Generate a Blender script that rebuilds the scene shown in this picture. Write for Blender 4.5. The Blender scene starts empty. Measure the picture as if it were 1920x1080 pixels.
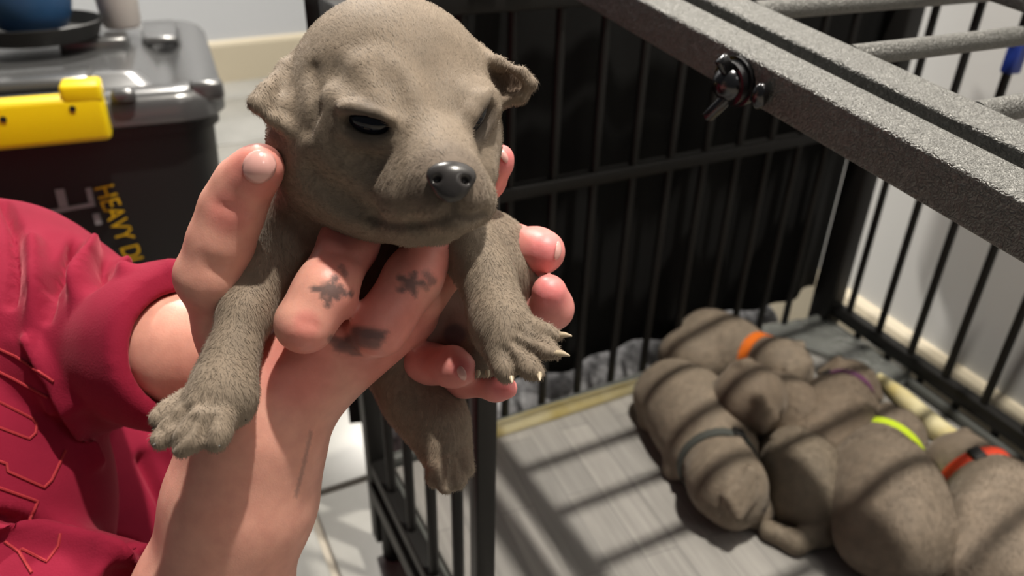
import bpy, bmesh, math, random
import numpy as np
from mathutils import Vector, Matrix
from mathutils.bvhtree import BVHTree

random.seed(7)
RNG = np.random.default_rng(7)
scene = bpy.context.scene
COL = scene.collection

# ------------------------------------------------------------------ camera
F = 1400.0                                   # focal length in pixels of the 1920 px frame
H, ZM = 0.50, 0.12                           # lens height over the crate mat, mat height over the floor
CAM = np.array([0.0, 0.0, H + ZM])
_u = np.array([0.021, -0.869, -0.495]); _u /= np.linalg.norm(_u)      # world up seen by the lens
_y = np.array([0, 0, 1.0]) - _u[2] * _u; _y /= np.linalg.norm(_y)
_x = np.cross(_y, _u)
C2W = np.array([_x, _y, _u])
cam_data = bpy.data.cameras.new('camera')
cam_data.sensor_width = 36.0
cam_data.lens = 36.0 * F / 1920
cam_data.clip_start = 0.01
cam_data.dof.use_dof = True
cam_data.dof.focus_distance = 0.235
cam_data.dof.aperture_fstop = 12.0
cam = bpy.data.objects.new('camera', cam_data)
COL.objects.link(cam)
_m = np.eye(4)
_m[:3, 0] = C2W[:, 0]; _m[:3, 1] = -C2W[:, 1]; _m[:3, 2] = -C2W[:, 2]; _m[:3, 3] = CAM
cam.matrix_world = Matrix(_m.tolist())
scene.camera = cam

# ------------------------------------------------------------------ light
vs = scene.view_settings
vs.view_transform = 'Standard'; vs.look = 'None'; vs.gamma = 1.0; vs.use_curve_mapping = False
vs.exposure = 0.08
world = bpy.data.worlds.new('world'); scene.world = world
world.use_nodes = True
world.node_tree.nodes['Background'].inputs[0].default_value = (0.92, 0.96, 1.0, 1)
world.node_tree.nodes['Background'].inputs[1].default_value = 0.06

def area_light(name, loc, target, size, power, color):
    l = bpy.data.lights.new(name, 'AREA'); l.shape = 'DISK'; l.size = size; l.energy = power; l.color = color
    o = bpy.data.objects.new(name, l); COL.objects.link(o)
    o.location = loc
    o.rotation_euler = (Vector(target) - Vector(loc)).to_track_quat('-Z', 'Y').to_euler()
    return o
area_light('ceiling_or_fill_light', (.30, .34, 2.35), (0.1, 0.5, 0.1), 0.055, 46.0, (1.0, 0.93, 0.82))
area_light('ceiling_or_fill_light', (1.3, -.9, 2.1), (0.0, 0.5, 0.3), 0.6, 7.0, (1.0, 0.93, 0.84))  # added soft fill for the lens-facing sides, not a lamp of the room

area_light('ceiling_or_fill_light', (-.72, 2.05, 2.35), (-.3, .7, 0), 0.12, 62.0, (1.0, 0.94, 0.85))

# ------------------------------------------------------------------ pixel helpers (1920x1080 frame)
def ray(px, py):
    return C2W @ np.array([px - 960.0, py - 540.0, F])
def P(px, py, d):
    return CAM + ray(px, py) * (d / F)
def at_z(px, py, z):
    r = ray(px, py)
    return CAM + r * ((z - CAM[2]) / r[2])
def on_plane(px, py, p0, n):
    r = ray(px, py); n = np.asarray(n, float)
    return CAM + r * (np.dot(np.asarray(p0) - CAM, n) / np.dot(r, n))
def project(v):
    c = (np.asarray(v) - CAM) @ C2W          # rows are world axes, so this is C2W^T v
    return 960 + F * c[..., 0] / c[..., 2], 540 + F * c[..., 1] / c[..., 2], c[..., 2]
def nrm(v):
    v = np.asarray(v, float); return v / np.linalg.norm(v)

# ------------------------------------------------------------------ object helpers
def tag(o, label=None, cat=None, group=None, kind=None):
    if label: o['label'] = label
    if cat: o['category'] = cat
    if group: o['group'] = group
    if kind: o['kind'] = kind
    return o
def empty(name, loc, label=None, cat=None, group=None):
    o = bpy.data.objects.new(name, None); COL.objects.link(o)
    o.location = Vector(loc); o.empty_display_size = 0.02
    return tag(o, label, cat, group)
def world_loc(o):
    v = Vector(o.location)
    while o.parent: o = o.parent; v = v + Vector(o.location)
    return v
def link_mesh(name, verts, faces, mat, parent=None, smooth=True, base=None):
    """verts in world coordinates; the object gets its origin at base (or its parent's base)"""
    v = np.asarray(verts, float)
    b = np.asarray(base if base is not None else (world_loc(parent) if parent else v.mean(0)), float)
    me = bpy.data.meshes.new(name)
    me.from_pydata((v - b).tolist(), [], [tuple(int(i) for i in f) for f in faces])
    me.update()
    if smooth: me.polygons.foreach_set('use_smooth', [True] * len(me.polygons))
    o = bpy.data.objects.new(name, me); COL.objects.link(o)
    if mat: me.materials.append(mat)
    if parent:
        o.parent = parent; o.location = Vector(b) - world_loc(parent)
    else: o.location = Vector(b)
    return o
class MB:
    """collects shapes into one mesh"""
    def __init__(s): s.v = []; s.f = []
    def add(s, v, f):
        n = len(s.v); s.v += [tuple(map(float, p)) for p in v]; s.f += [tuple(i + n for i in q) for q in f]; return s
    def frame_box(s, c, ax, ay, az):
        """box, centre c and three half-axis vectors"""
        c, ax, ay, az = (np.asarray(q, float) for q in (c, ax, ay, az))
        v = [c + i * ax + j * ay + k * az for k in (-1, 1) for j in (-1, 1) for i in (-1, 1)]
        return s.add(v, [(0, 2, 3, 1), (4, 5, 7, 6), (0, 1, 5, 4), (2, 6, 7, 3), (0, 4, 6, 2), (1, 3, 7, 5)])
    def bar(s, a, b, w, h, up=(0, 0, 1)):
        a = np.asarray(a, float); b = np.asarray(b, float)
        t = nrm(b - a); sd = nrm(np.cross(t, up)); u = np.cross(sd, t)
        return s.frame_box((a + b) / 2, (b - a) / 2, sd * w / 2, u * h / 2)
    def rod(s, a, b, r, r2=None, n=10):
        return s.tube([a, b], [r, r if r2 is None else r2], n)
    def tube(s, pts, rad, n=10, closed=False):
        pts = [np.asarray(p, float) for p in pts]; m = len(pts)
        if np.isscalar(rad): rad = [rad] * m
        t0 = nrm(pts[1] - pts[0]); ref = np.array([0, 0, 1.0]) if abs(t0[2]) < .9 else np.array([1.0, 0, 0])
        u = nrm(np.cross(t0, ref)); base = len(s.v); v = []
        for i, p in enumerate(pts):
            if closed: t = nrm(pts[(i + 1) % m] - pts[i - 1])
            else: t = nrm(pts[min(i + 1, m - 1)] - pts[max(i - 1, 0)])
            u = nrm(u - np.dot(u, t) * t); w = np.cross(t, u)
            v += [p + rad[i] * (math.cos(2 * math.pi * k / n) * u + math.sin(2 * math.pi * k / n) * w) for k in range(n)]
        f = []
        for i in range(m if closed else m - 1):
            j = (i + 1) % m
            for k in range(n):
                k2 = (k + 1) % n
                f.append((i * n + k, i * n + k2, j * n + k2, j * n + k))
        if not closed:
            f.append(tuple(reversed(range(n)))); f.append(tuple((m - 1) * n + k for k in range(n)))
        return s.add(v, f)
    def ell(s, c, ax, ay, az, nu=16, nv=10):
        c, ax, ay, az = (np.asarray(q, float) for q in (c, ax, ay, az)); v = [c - az]
        for i in range(1, nv):
            th = math.pi * i / nv
            for k in range(nu):
                ph = 2 * math.pi * k / nu
                v.append(c + math.sin(th) * (math.cos(ph) * ax + math.sin(ph) * ay) - math.cos(th) * az)
        v.append(c + az); f = []
        for k in range(nu): f.append((0, 1 + (k + 1) % nu, 1 + k))
        for i in range(nv - 2):
            for k in range(nu):
                a = 1 + i * nu + k; b = 1 + i * nu + (k + 1) % nu
                f.append((a, b, b + nu, a + nu))
        l = len(v) - 1; o = 1 + (nv - 2) * nu
        for k in range(nu): f.append((l, o + k, o + (k + 1) % nu))
        return s.add(v, f)
    def build(s, name, mat, parent=None, smooth=False, bevel=0.0, seg=2, base=None):
        v = s.v; f = s.f
        if bevel:
            bm = bmesh.new(); bv = [bm.verts.new(p) for p in v]
            for q in f: bm.faces.new([bv[i] for i in q])
            bmesh.ops.recalc_face_normals(bm, faces=bm.faces)
            ed = [e for e in bm.edges if len(e.link_faces) == 2 and e.calc_face_angle() > .5]
            bmesh.ops.bevel(bm, geom=ed, offset=bevel, segments=seg, affect='EDGES', profile=.5)
            bm.verts.index_update()
            v = [tuple(x.co) for x in bm.verts]; f = [tuple(x.index for x in q.verts) for q in bm.faces]; bm.free()
        o = link_mesh(name, v, f, mat, parent, smooth or bevel > 0, base)
        if bevel or smooth:
            try: o.data.set_sharp_from_angle(angle=math.radians(50))
            except Exception: pass
        return o

# ------------------------------------------------------------------ signed distance modelling
def s_cone(a, b, ra, rb, k=.003, op='add', cut=None): return dict(t='cone', a=np.asarray(a, float), b=np.asarray(b, float), ra=ra, rb=rb, k=k, op=op, cut=cut)
def s_ball(c, r, k=.003, op='add'): return s_cone(c, np.asarray(c) + 1e-6, r, r, k, op)
def s_ell(c, r, R=None, k=.003, op='add'): return dict(t='ell', c=np.asarray(c, float), r=np.asarray(r, float), R=np.eye(3) if R is None else np.asarray(R, float), k=k, op=op, cut=None)
def s_tri(a, b, c, r, k=.002, op='add'): return dict(t='tri', a=np.asarray(a, float), b=np.asarray(b, float), c=np.asarray(c, float), r=r, k=k, op=op, cut=None)
def s_chain(pts, k=.003, op='add'):
    """pts: (world point, radius)"""
    if len(pts) == 1: return [s_ball(pts[0][0], pts[0][1], k, op)]
    return [s_cone(pts[i][0], pts[i + 1][0], pts[i][1], pts[i + 1][1], k, op) for i in range(len(pts) - 1)]
def prim_box(p):
    if p['t'] == 'cone':
        r = np.array([[p['ra']] * 3, [p['rb']] * 3]); c = np.array([p['a'], p['b']])
    elif p['t'] == 'ell':
        r = np.array([[p['r'].max()] * 3]); c = np.array([p['c']])
    else:
        r = np.array([[p['r']] * 3] * 3); c = np.array([p['a'], p['b'], p['c']])
    return (c - r).min(0), (c + r).max(0)
def prim_d(p, q):
    if p['t'] == 'cone':
        ba = p['b'] - p['a']; l2 = max(float(ba @ ba), 1e-14)
        h = np.clip(((q - p['a']) @ ba) / l2, 0, 1)
        w = q - p['a'] - h[..., None] * ba
        d = np.sqrt((w * w).sum(-1)) - (p['ra'] + (p['rb'] - p['ra']) * h)
    elif p['t'] == 'ell':
        l = (q - p['c']) @ p['R'].T                       # rows of R are the local axes
        k0 = np.sqrt(((l / p['r']) ** 2).sum(-1)); k1 = np.sqrt(((l / p['r'] ** 2) ** 2).sum(-1)) + 1e-9
        d = k0 * (k0 - 1) / k1
    else:
        a, b, c = p['a'], p['b'], p['c']
        n = np.cross(b - a, c - a); n = n / (np.linalg.norm(n) + 1e-12)
        def seg(x, y):
            ba = y - x; h = np.clip(((q - x) @ ba) / float(ba @ ba), 0, 1); w = q - x - h[..., None] * ba
            return (w * w).sum(-1)
        e = np.minimum(np.minimum(seg(a, b), seg(b, c)), seg(c, a))
        ins = (((q - a) @ np.cross(n, b - a)) >= 0) & (((q - b) @ np.cross(n, c - b)) >= 0) & (((q - c) @ np.cross(n, a - c)) >= 0)
        d = np.sqrt(np.where(ins, ((q - a) @ n) ** 2, e)) - p['r']
    if p.get('cut') is not None:
        d = np.maximum(d, (q - p['cut'][0]) @ p['cut'][1])
    return d
def comb(a, d, p):
    k = p['k']
    if p['op'] == 'add':
        h = np.maximum(k - np.abs(a - d), 0) / k
        return np.minimum(a, d) - h * h * k * .25
    d = -d                                                 # subtract
    h = np.maximum(k - np.abs(a - d), 0) / k
    return np.maximum(a, d) + h * h * k * .25
def sdf_at(prims, q):
    q = np.atleast_2d(q); v = np.full(len(q), 1.0)
    for p in prims: v = comb(v, prim_d(p, q), p)
    return v
def march(prims, px, py, d0=.1, d1=1.2):
    r = nrm(ray(px, py)); t = d0; pos = CAM + r * t
    for _ in range(160):
        pos = CAM + r * t; s = sdf_at(prims, pos)[0]
        if abs(s) < 5e-5 or t > d1: break
        t += s * .8
    e = 4e-4
    g = np.array([sdf_at(prims, pos + e * a)[0] - sdf_at(prims, pos - e * a)[0] for a in np.eye(3)])
    return pos, nrm(g), t < d1
def mesh_sdf(prims, h, relax=2):
    bb = [prim_box(p) for p in prims if p['op'] == 'add']
    lo = np.min([b[0] for b in bb], 0) - 4 * h; hi = np.max([b[1] for b in bb], 0) + 4 * h
    n = np.ceil((hi - lo) / h).astype(int) + 1
    ax = [lo[i] + h * np.arange(n[i]) for i in range(3)]
    vol = np.full(n, 1.0, np.float32)
    for p in prims:
        b0, b1 = prim_box(p); m = p['k'] + 3 * h
        i0 = np.maximum(np.floor((b0 - m - lo) / h).astype(int), 0); i1 = np.minimum(np.ceil((b1 + m - lo) / h).astype(int) + 1, n)
        if (i1 <= i0).any(): continue
        sl = tuple(slice(i0[i], i1[i]) for i in range(3))
        g = np.stack(np.meshgrid(*[ax[i][sl[i]] for i in range(3)], indexing='ij'), -1)
        vol[sl] = comb(vol[sl], prim_d(p, g), p)
    ins = vol < 0
    cnt = np.zeros(n - 1, np.int8)
    for dx in (0, 1):
        for dy in (0, 1):
            for dz in (0, 1):
                cnt += ins[dx:n[0] - 1 + dx, dy:n[1] - 1 + dy, dz:n[2] - 1 + dz]
    act = (cnt > 0) & (cnt < 8)
    ijk = np.argwhere(act); idx = np.full(n - 1, -1, np.int64); idx[act] = np.arange(len(ijk))
    corner = [(0, 0, 0), (1, 0, 0), (0, 1, 0), (1, 1, 0), (0, 0, 1), (1, 0, 1), (0, 1, 1), (1, 1, 1)]
    val = np.stack([vol[ijk[:, 0] + c[0], ijk[:, 1] + c[1], ijk[:, 2] + c[2]] for c in corner], 1).astype(float)
    acc = np.zeros((len(ijk), 3)); num = np.zeros(len(ijk))
    for a in range(8):
        for b in range(a + 1, 8):
            ca, cb = np.array(corner[a]), np.array(corner[b])
            if np.abs(ca - cb).sum() != 1: continue
            m = (val[:, a] < 0) != (val[:, b] < 0)
            t = val[m, a] / (val[m, a] - val[m, b])
            acc[m] += ca + t[:, None] * (cb - ca); num[m] += 1
    verts = lo + h * (ijk + acc / num[:, None])
    quads = []
    for d in range(3):
        o1, o2 = (d + 1) % 3, (d + 2) % 3
        s0 = [slice(1, n[i] - 1) for i in range(3)]; s1 = list(s0)
        s0[d] = slice(0, n[d] - 1); s1[d] = slice(1, n[d])
        A = ins[tuple(s0)]; B = ins[tuple(s1)]
        e = np.argwhere(A != B); off = np.array([1, 1, 1]); off[d] = 0; e = e + off
        flip = ~A[tuple((e - off).T)]
        e1 = np.eye(3, dtype=int)[o1]; e2 = np.eye(3, dtype=int)[o2]
        q = np.stack([idx[tuple((e - e1 - e2).T)], idx[tuple((e - e2).T)], idx[tuple(e.T)], idx[tuple((e - e1).T)]], 1)
        q[flip] = q[flip][:, ::-1]
        quads.append(q)
    quads = np.concatenate(quads)
    quads = quads[(quads >= 0).all(1)]
    for _ in range(relax):                                  # light relaxation of the lattice steps
        s = np.zeros_like(verts); c = np.zeros(len(verts))
        for i in range(4):
            j = quads[:, (i + 1) % 4]; k = quads[:, i]
            for ax_ in range(3): s[:, ax_] += np.bincount(k, verts[j, ax_], len(verts)) + np.bincount(j, verts[k, ax_], len(verts))
            c += np.bincount(k, minlength=len(verts)) + np.bincount(j, minlength=len(verts))
        verts = verts * .5 + .5 * s / np.maximum(c, 1)[:, None]
    return verts, quads
def np_mesh(name, verts, quads, mat, parent=None, base=None, color=None):
    b = np.asarray(base if base is not None else (world_loc(parent) if parent else verts.mean(0)), float)
    me = bpy.data.meshes.new(name)
    me.vertices.add(len(verts)); me.vertices.foreach_set('co', (verts - b).astype(np.float32).ravel())
    me.loops.add(quads.size); me.loops.foreach_set('vertex_index', quads.astype(np.int32).ravel())
    me.polygons.add(len(quads)); me.polygons.foreach_set('loop_start', np.arange(0, quads.size, 4, dtype=np.int32))
    me.update(calc_edges=True); me.validate()
    me.polygons.foreach_set('use_smooth', np.ones(len(me.polygons), bool))
    if color is not None:
        a = me.color_attributes.new('tint', 'FLOAT_COLOR', 'POINT')
        a.data.foreach_set('color', np.concatenate([color, np.ones((len(color), 1))], 1).astype(np.float32).ravel())
    me.materials.append(mat)
    o = bpy.data.objects.new(name, me); COL.objects.link(o)
    if parent: o.parent = parent; o.location = Vector(b) - world_loc(parent)
    else: o.location = Vector(b)
    return o

# ------------------------------------------------------------------ materials
def material(name, color, rough=.5, metal=0.0, spec=.5, **kw):
    m = bpy.data.materials.new(name); m.use_nodes = True
    nt = m.node_tree; b = nt.nodes['Principled BSDF']
    b.inputs['Base Color'].default_value = (*color, 1); b.inputs['Roughness'].default_value = rough
    b.inputs['Metallic'].default_value = metal; b.inputs['Specular IOR Level'].default_value = spec
    for k, v in kw.items(): b.inputs[k.replace('_', ' ')].default_value = v
    return m
def node(m, t, **kw):
    n = m.node_tree.nodes.new(t)
    for k, v in kw.items(): setattr(n, k, v)
    return n
def wire(m, a, b): m.node_tree.links.new(a, b)
def bsdf(m): return m.node_tree.nodes['Principled BSDF']
def coords(m): return node(m, 'ShaderNodeTexCoord').outputs['Object']
def noise(m, scale, detail=3, rough=.5, vec=None):
    n = node(m, 'ShaderNodeTexNoise'); n.inputs['Scale'].default_value = scale
    n.inputs['Detail'].default_value = detail; n.inputs['Roughness'].default_value = rough
    wire(m, vec if vec else coords(m), n.inputs['Vector']); return n
def ramp(m, fac, stops):
    r = node(m, 'ShaderNodeValToRGB'); e = r.color_ramp.elements
    while len(e) < len(stops): e.new(.5)
    for i, (p, c) in enumerate(stops): e[i].position = p; e[i].color = (*c, 1)
    wire(m, fac, r.inputs['Fac']); return r.outputs['Color']
def bump(m, fac, strength, dist=.001):
    b = node(m, 'ShaderNodeBump'); b.inputs['Strength'].default_value = strength; b.inputs['Distance'].default_value = dist
    wire(m, fac, b.inputs['Height']); wire(m, b.outputs['Normal'], bsdf(m).inputs['Normal']); return b
def mult(m, a, b, fac=1.0):
    x = node(m, 'ShaderNodeMix', data_type='RGBA', blend_type='MULTIPLY'); x.inputs[0].default_value = fac
    wire(m, a, x.inputs[6]); wire(m, b, x.inputs[7]); return x.outputs[2]

def fur_material(name, attr=True, color=(.2, .16, .125)):
    m = material(name, color, .72, spec=.25, Sheen_Weight=.25, Sheen_Roughness=.5)
    bsdf(m).inputs['Sheen Tint'].default_value = (.9, .8, .7, 1)
    n = noise(m, 90, 4, .6); c = ramp(m, n.outputs['Fac'], [(.3, (.82, .82, .82)), (.7, (1.12, 1.1, 1.08))])
    if attr:
        a = node(m, 'ShaderNodeVertexColor', layer_name='tint'); src = a.outputs['Color']
    else:
        r = node(m, 'ShaderNodeRGB'); r.outputs[0].default_value = (*color, 1); src = r.outputs[0]
    wire(m, mult(m, src, c), bsdf(m).inputs['Base Color'])
    mp = node(m, 'ShaderNodeMapping'); wire(m, coords(m), mp.inputs['Vector']); mp.inputs['Scale'].default_value = (1, 1, .35)
    f = noise(m, 900, 3, .6, mp.outputs['Vector']); b1 = bump(m, f.outputs['Fac'], .35, .0006)
    f2 = noise(m, 55, 2, .5); b2 = node(m, 'ShaderNodeBump'); b2.inputs['Strength'].default_value = .35; b2.inputs['Distance'].default_value = .006; wire(m, f2.outputs['Fac'], b2.inputs['Height']); wire(m, b2.outputs['Normal'], b1.inputs['Normal'])
    return m
M = {}
M['fur'] = fur_material('fur_taupe')
M['hair'] = material('fur_strands', (.27, .215, .165), .6, spec=.3)
a_ = node(M['hair'], 'ShaderNodeVertexColor', layer_name='tint'); wire(M['hair'], a_.outputs['Color'], bsdf(M['hair']).inputs['Base Color'])
M['skin'] = material('skin', (.7, .4, .3), .42, spec=.4, Subsurface_Weight=.3, Subsurface_Scale=.006)
bsdf(M['skin']).inputs['Subsurface Radius'].default_value = (1, .35, .2)
_a = node(M['skin'], 'ShaderNodeVertexColor', layer_name='tint')
_n = noise(M['skin'], 160, 4); _c = ramp(M['skin'], _n.outputs['Fac'], [(.3, (.92, .86, .86)), (.7, (1.06, 1.05, 1.05))])
wire(M['skin'], mult(M['skin'], _a.outputs['Color'], _c), bsdf(M['skin']).inputs['Base Color'])
_f = noise(M['skin'], 1500, 3); bump(M['skin'], _f.outputs['Fac'], .12, .0004)
M['nail'] = material('nail', (.78, .42, .38), .22, spec=.6, Coat_Weight=.4)
M['nail_tip'] = material('nail_edge', (.8, .65, .55), .3)
M['shirt'] = material('maroon_fleece', (.26, .012, .036), .85, spec=.15, Sheen_Weight=.35, Sheen_Roughness=.4)
bsdf(M['shirt']).inputs['Sheen Tint'].default_value = (.9, .25, .3, 1)
_n = noise(M['shirt'], 30, 3); wire(M['shirt'], ramp(M['shirt'], _n.outputs['Fac'], [(.3, (.22, .009, .03)), (.7, (.28, .013, .04))]), bsdf(M['shirt']).inputs['Base Color'])
_f = noise(M['shirt'], 1200, 2); bump(M['shirt'], _f.outputs['Fac'], .25, .0006)
M['stitch'] = material('orange_red_stitch', (.36, .022, .03), .85)
def hammertone(name, base, metal, rough, scale, strength, spec=.5):
    m = material(name, base, rough, metal, spec)
    v = node(m, 'ShaderNodeTexVoronoi'); v.inputs['Scale'].default_value = scale
    mp = node(m, 'ShaderNodeMapping'); wire(m, coords(m), mp.inputs['Vector'])
    n = noise(m, scale * .7, 2); 
    x = node(m, 'ShaderNodeMix', data_type='RGBA', blend_type='LINEAR_LIGHT'); x.inputs[0].default_value = .012
    wire(m, mp.outputs['Vector'], x.inputs[6]); wire(m, n.outputs['Color'], x.inputs[7]); wire(m, x.outputs[2], v.inputs['Vector'])
    bump(m, v.outputs['Distance'], strength, .0008)
    wire(m, ramp(m, v.outputs['Distance'], [(.0, tuple(c * 1.25 for c in base)), (.7, tuple(c * .75 for c in base))]), bsdf(m).inputs['Base Color'])
    return m
M['hammer'] = hammertone('hammertone_steel', (.20, .198, .188), .25, .42, 330, .9)
M['crate'] = material('black_crate_steel', (.012, .0115, .011), .45, .1, .35)
_n = noise(M['crate'], 500, 2); bump(M['crate'], _n.outputs['Fac'], .2, .0005)
M['chrome'] = material('dark_plated_screw', (.07, .07, .075), .22, .9)
M['plate'] = material('latch_plate_steel', (.04, .038, .034), .4, .5)
M['white_paint'] = material('white_enamel', (.7, .7, .68), .3)
M['black'] = material('black_gap', (.004, .004, .004), .8)

# ------------------------------------------------------------------ room setting
back_dir = nrm((.884, .467, 0)); back_n = np.array([-back_dir[1], back_dir[0], 0])      # back panel direction and its far side
near_dir = -back_n                                                                      # along the side panels, towards the lens
BL = at_z(704, 866, ZM)                                                                 # back left crate corner
BR = at_z(1538, 592, ZM)                                                                # back right crate corner
RN = at_z(1920, 866, ZM)                                                                # right panel, near
right_dir = nrm(RN - BR); right_n = np.array([-right_dir[1], right_dir[0], 0])
if right_n[0] < 0: right_n = -right_n

M['tile'] = material('grey_floor_tile', (.3, .3, .285), .33)
_n = noise(M['tile'], 5, 5, .6); wire(M['tile'], ramp(M['tile'], _n.outputs['Fac'], [(.3, (.25, .25, .235)), (.7, (.37, .365, .345))]), bsdf(M['tile']).inputs['Base Color'])
M['grout'] = material('pale_grout', (.42, .38, .32), .9)
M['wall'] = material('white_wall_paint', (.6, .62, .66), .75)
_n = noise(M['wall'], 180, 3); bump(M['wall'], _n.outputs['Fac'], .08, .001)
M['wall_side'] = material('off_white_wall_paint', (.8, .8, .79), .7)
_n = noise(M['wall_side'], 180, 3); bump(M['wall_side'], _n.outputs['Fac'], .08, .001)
M['base'] = material('cream_baseboard_paint', (.62, .55, .42), .4)

g = at_z(576, 932, 0)
T = .42
fl = MB().frame_box((.2, 1.2, -.02), (2.6, 0, 0), (0, 2.6, 0), (0, 0, .012)).build('floor', M['grout'])
tag(fl, kind='structure')
tile_me = None
for i in range(-4, 6):
    for j in range(-2, 7):
        c = g + back_dir * (i + .5) * T + back_n * (j + .5) * T
        o = None
        if tile_me is None:
            o = MB().frame_box((0, 0, 0), back_dir * (T / 2 - .004), back_n * (T / 2 - .004), (0, 0, .008)).build('tile', M['tile'], None, bevel=.002, base=(0, 0, 0))
            tile_me = o.data
        else:
            o = bpy.data.objects.new('tile', tile_me); COL.objects.link(o)
        o.parent = fl; o.location = Vector((c[0], c[1], -.008)) - Vector(fl.location)

def wall(name, a, d, n, length, z0, z1, mat, bname, bh, back_len=0.0):
    """wall along d from a, n points away from the room"""
    a = np.asarray(a, float); a = np.array([a[0], a[1], 0]) - d * back_len; L = length + back_len
    c = a + d * L / 2 + n * .03
    w = MB().frame_box(c + np.array([0, 0, (z0 + z1) / 2]), d * L / 2, n * .03, (0, 0, (z1 - z0) / 2)).build(name, mat)
    tag(w, kind='structure')
    b = MB(); bt = .014
    prof = [(0, 0), (-bt, 0), (-bt, bh - .016), (-bt * .75, bh - .006), (-bt * .35, bh), (0, bh)]
    v = []; f = []
    for e in (a, a + d * L):
        v += [e + n * p[0] + np.array([0, 0, p[1]]) for p in prof]
    k = len(prof)
    for i in range(k): f.append((i, (i + 1) % k, k + (i + 1) % k, k + i))
    f += [tuple(range(k - 1, -1, -1)), tuple(range(k, 2 * k))]
    tag(b.add(v, f).build(bname, M['base']), kind='structure')
wa = at_z(425, 152, 0); wdir = nrm((.83, .56, 0)); wn = np.array([-wdir[1], wdir[0], 0])
wall('wall_back', wa, wdir, wn, 1.5, 0, 2.4, M['wall'], 'baseboard_back', .125, 1.2)
r0 = at_z(1630, 568, .115); r1 = at_z(1920, 765, .115); rd = nrm(np.array([r1[0] - r0[0], r1[1] - r0[1], 0])); rn = np.array([-rd[1], rd[0], 0])
if rn[0] < 0: rn = -rn
wall('wall_right', r0, rd, rn, 1.6, 0, 2.4, M['wall_side'], 'baseboard_right', .115, .9)

# ------------------------------------------------------------------ crate
TOP = CAM[2] - .082                                        # height of the crate's top rails
crate = empty('dog_crate', (BL + BR) / 2 * np.array([1, 1, 0]), 'black steel dog crate with barred panels and an open left doorway around the sleeping puppies', 'crate')
def Z(p, z): return np.array([p[0], p[1], z])
def panel(name, a, b, feet, zr, mids, post=.016, barr=.0042, ends=(True, True)):
    """barred panel from a to b; feet = distances of the bars from a"""
    d = nrm(b - a); L = np.linalg.norm((b - a)[:2]); m = MB()
    p = m.bar(Z(a, .02), Z(a, TOP), post, post, d).build(name, M['crate'], crate, bevel=.0015)
    if ends[1]: MB().bar(Z(b, .02), Z(b, TOP), post, post, d).build('post', M['crate'], p, bevel=.0015)
    MB().bar(Z(a, zr), Z(b, zr), .014, .016).build('bottom_rail', M['crate'], p, bevel=.0015)
    MB().bar(Z(a, TOP - .008), Z(b, TOP - .008), .016, .016).build('top_rail', M['crate'], p, bevel=.0015)
    for z in mids: MB().bar(Z(a, z), Z(b, z), .012, .012).build('middle_rail', M['crate'], p, bevel=.0015)
    n = np.array([-d[1], d[0], 0])
    for s in feet:
        if s < L: MB().rod(Z(a + d * s, zr), Z(a + d * s, TOP - .01), barr, n=8).build('bar', M['crate'], p, smooth=True)
    return p
def along(px, py, z, a, d): return float(np.dot((at_z(px, py, z) - a)[:2], d[:2]))
zmid = on_plane(1200, 316, BL, np.cross(BR - BL, (0, 0, 1)))[2]
f0 = along(943, 775, ZM + .005, BL, nrm(BR - BL)); f1 = along(1141, 712, ZM + .005, BL, nrm(BR - BL)); sp = (f1 - f0) / 3
feet = [f0 + sp * i for i in range(-6, 14) if .02 < f0 + sp * i < np.linalg.norm(BR - BL) - .03]
panel('back_panel', BL, BR, feet, ZM - .012, [zmid])
ZR = ZM + .022
RA = at_z(1556, 571, ZR); RB = RA + right_dir * .62
q0 = along(1622, 567 + 20, ZR, RA, right_dir); q1 = along(1847, 765, ZR, RA, right_dir); sq = (q1 - q0) / 4
panel('right_panel', RA, RB, [q0 + sq * i for i in range(0, 10)], ZR, [], post=.020)
MB().bar(Z((BR * .5 + RA * .5), .02), Z((BR * .5 + RA * .5), TOP), .030, .024, back_dir).build('corner_post', M['crate'], crate, bevel=.002)
for k in range(7):                                          # short feet of the right panel under its rail
    a = RA + right_dir * (q0 + sq * (k + .45)); MB().rod(Z(a, .0), Z(a, ZR), .004, n=8).build('foot_bar', M['crate'], crate, smooth=True)
# left panel: barred part, jamb post of the doorway
t_ = 0.0
left_post = on_plane(905, 900, BL, back_dir)
LP = Z(left_post, 0); LL = float(np.dot((LP - BL)[:2], near_dir[:2]))
sl = .05
lp = panel('left_panel', Z(BL, 0), LP, [sl * i for i in range(1, 12)], ZM + .0, [], post=.0125)
lpl = MB()
pc = on_plane(846, 760, BL, back_dir)
pl = lpl.frame_box(pc, near_dir * .017, back_dir * .0012, (0, 0, .034)).build('latch_plate', M['plate'], crate, bevel=.0008)
s_ = on_plane(858, 769, BL - back_dir * .0016, back_dir)
MB().frame_box(s_, near_dir * .006 + np.array([0, 0, .003]), back_dir * .0006, np.array([0, 0, .0022])).build('latch_slot', M['black'], pl)
e_ = on_plane(815, 719, BL - back_dir * .0026, back_dir)
MB().tube([e_ + .0042 * (math.cos(t) * near_dir + math.sin(t) * np.array([0, 0, 1])) for t in np.linspace(2.2, 6.9, 12)], .0009, 6).build('latch_mark', M['white_paint'], pl, smooth=True)
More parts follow.
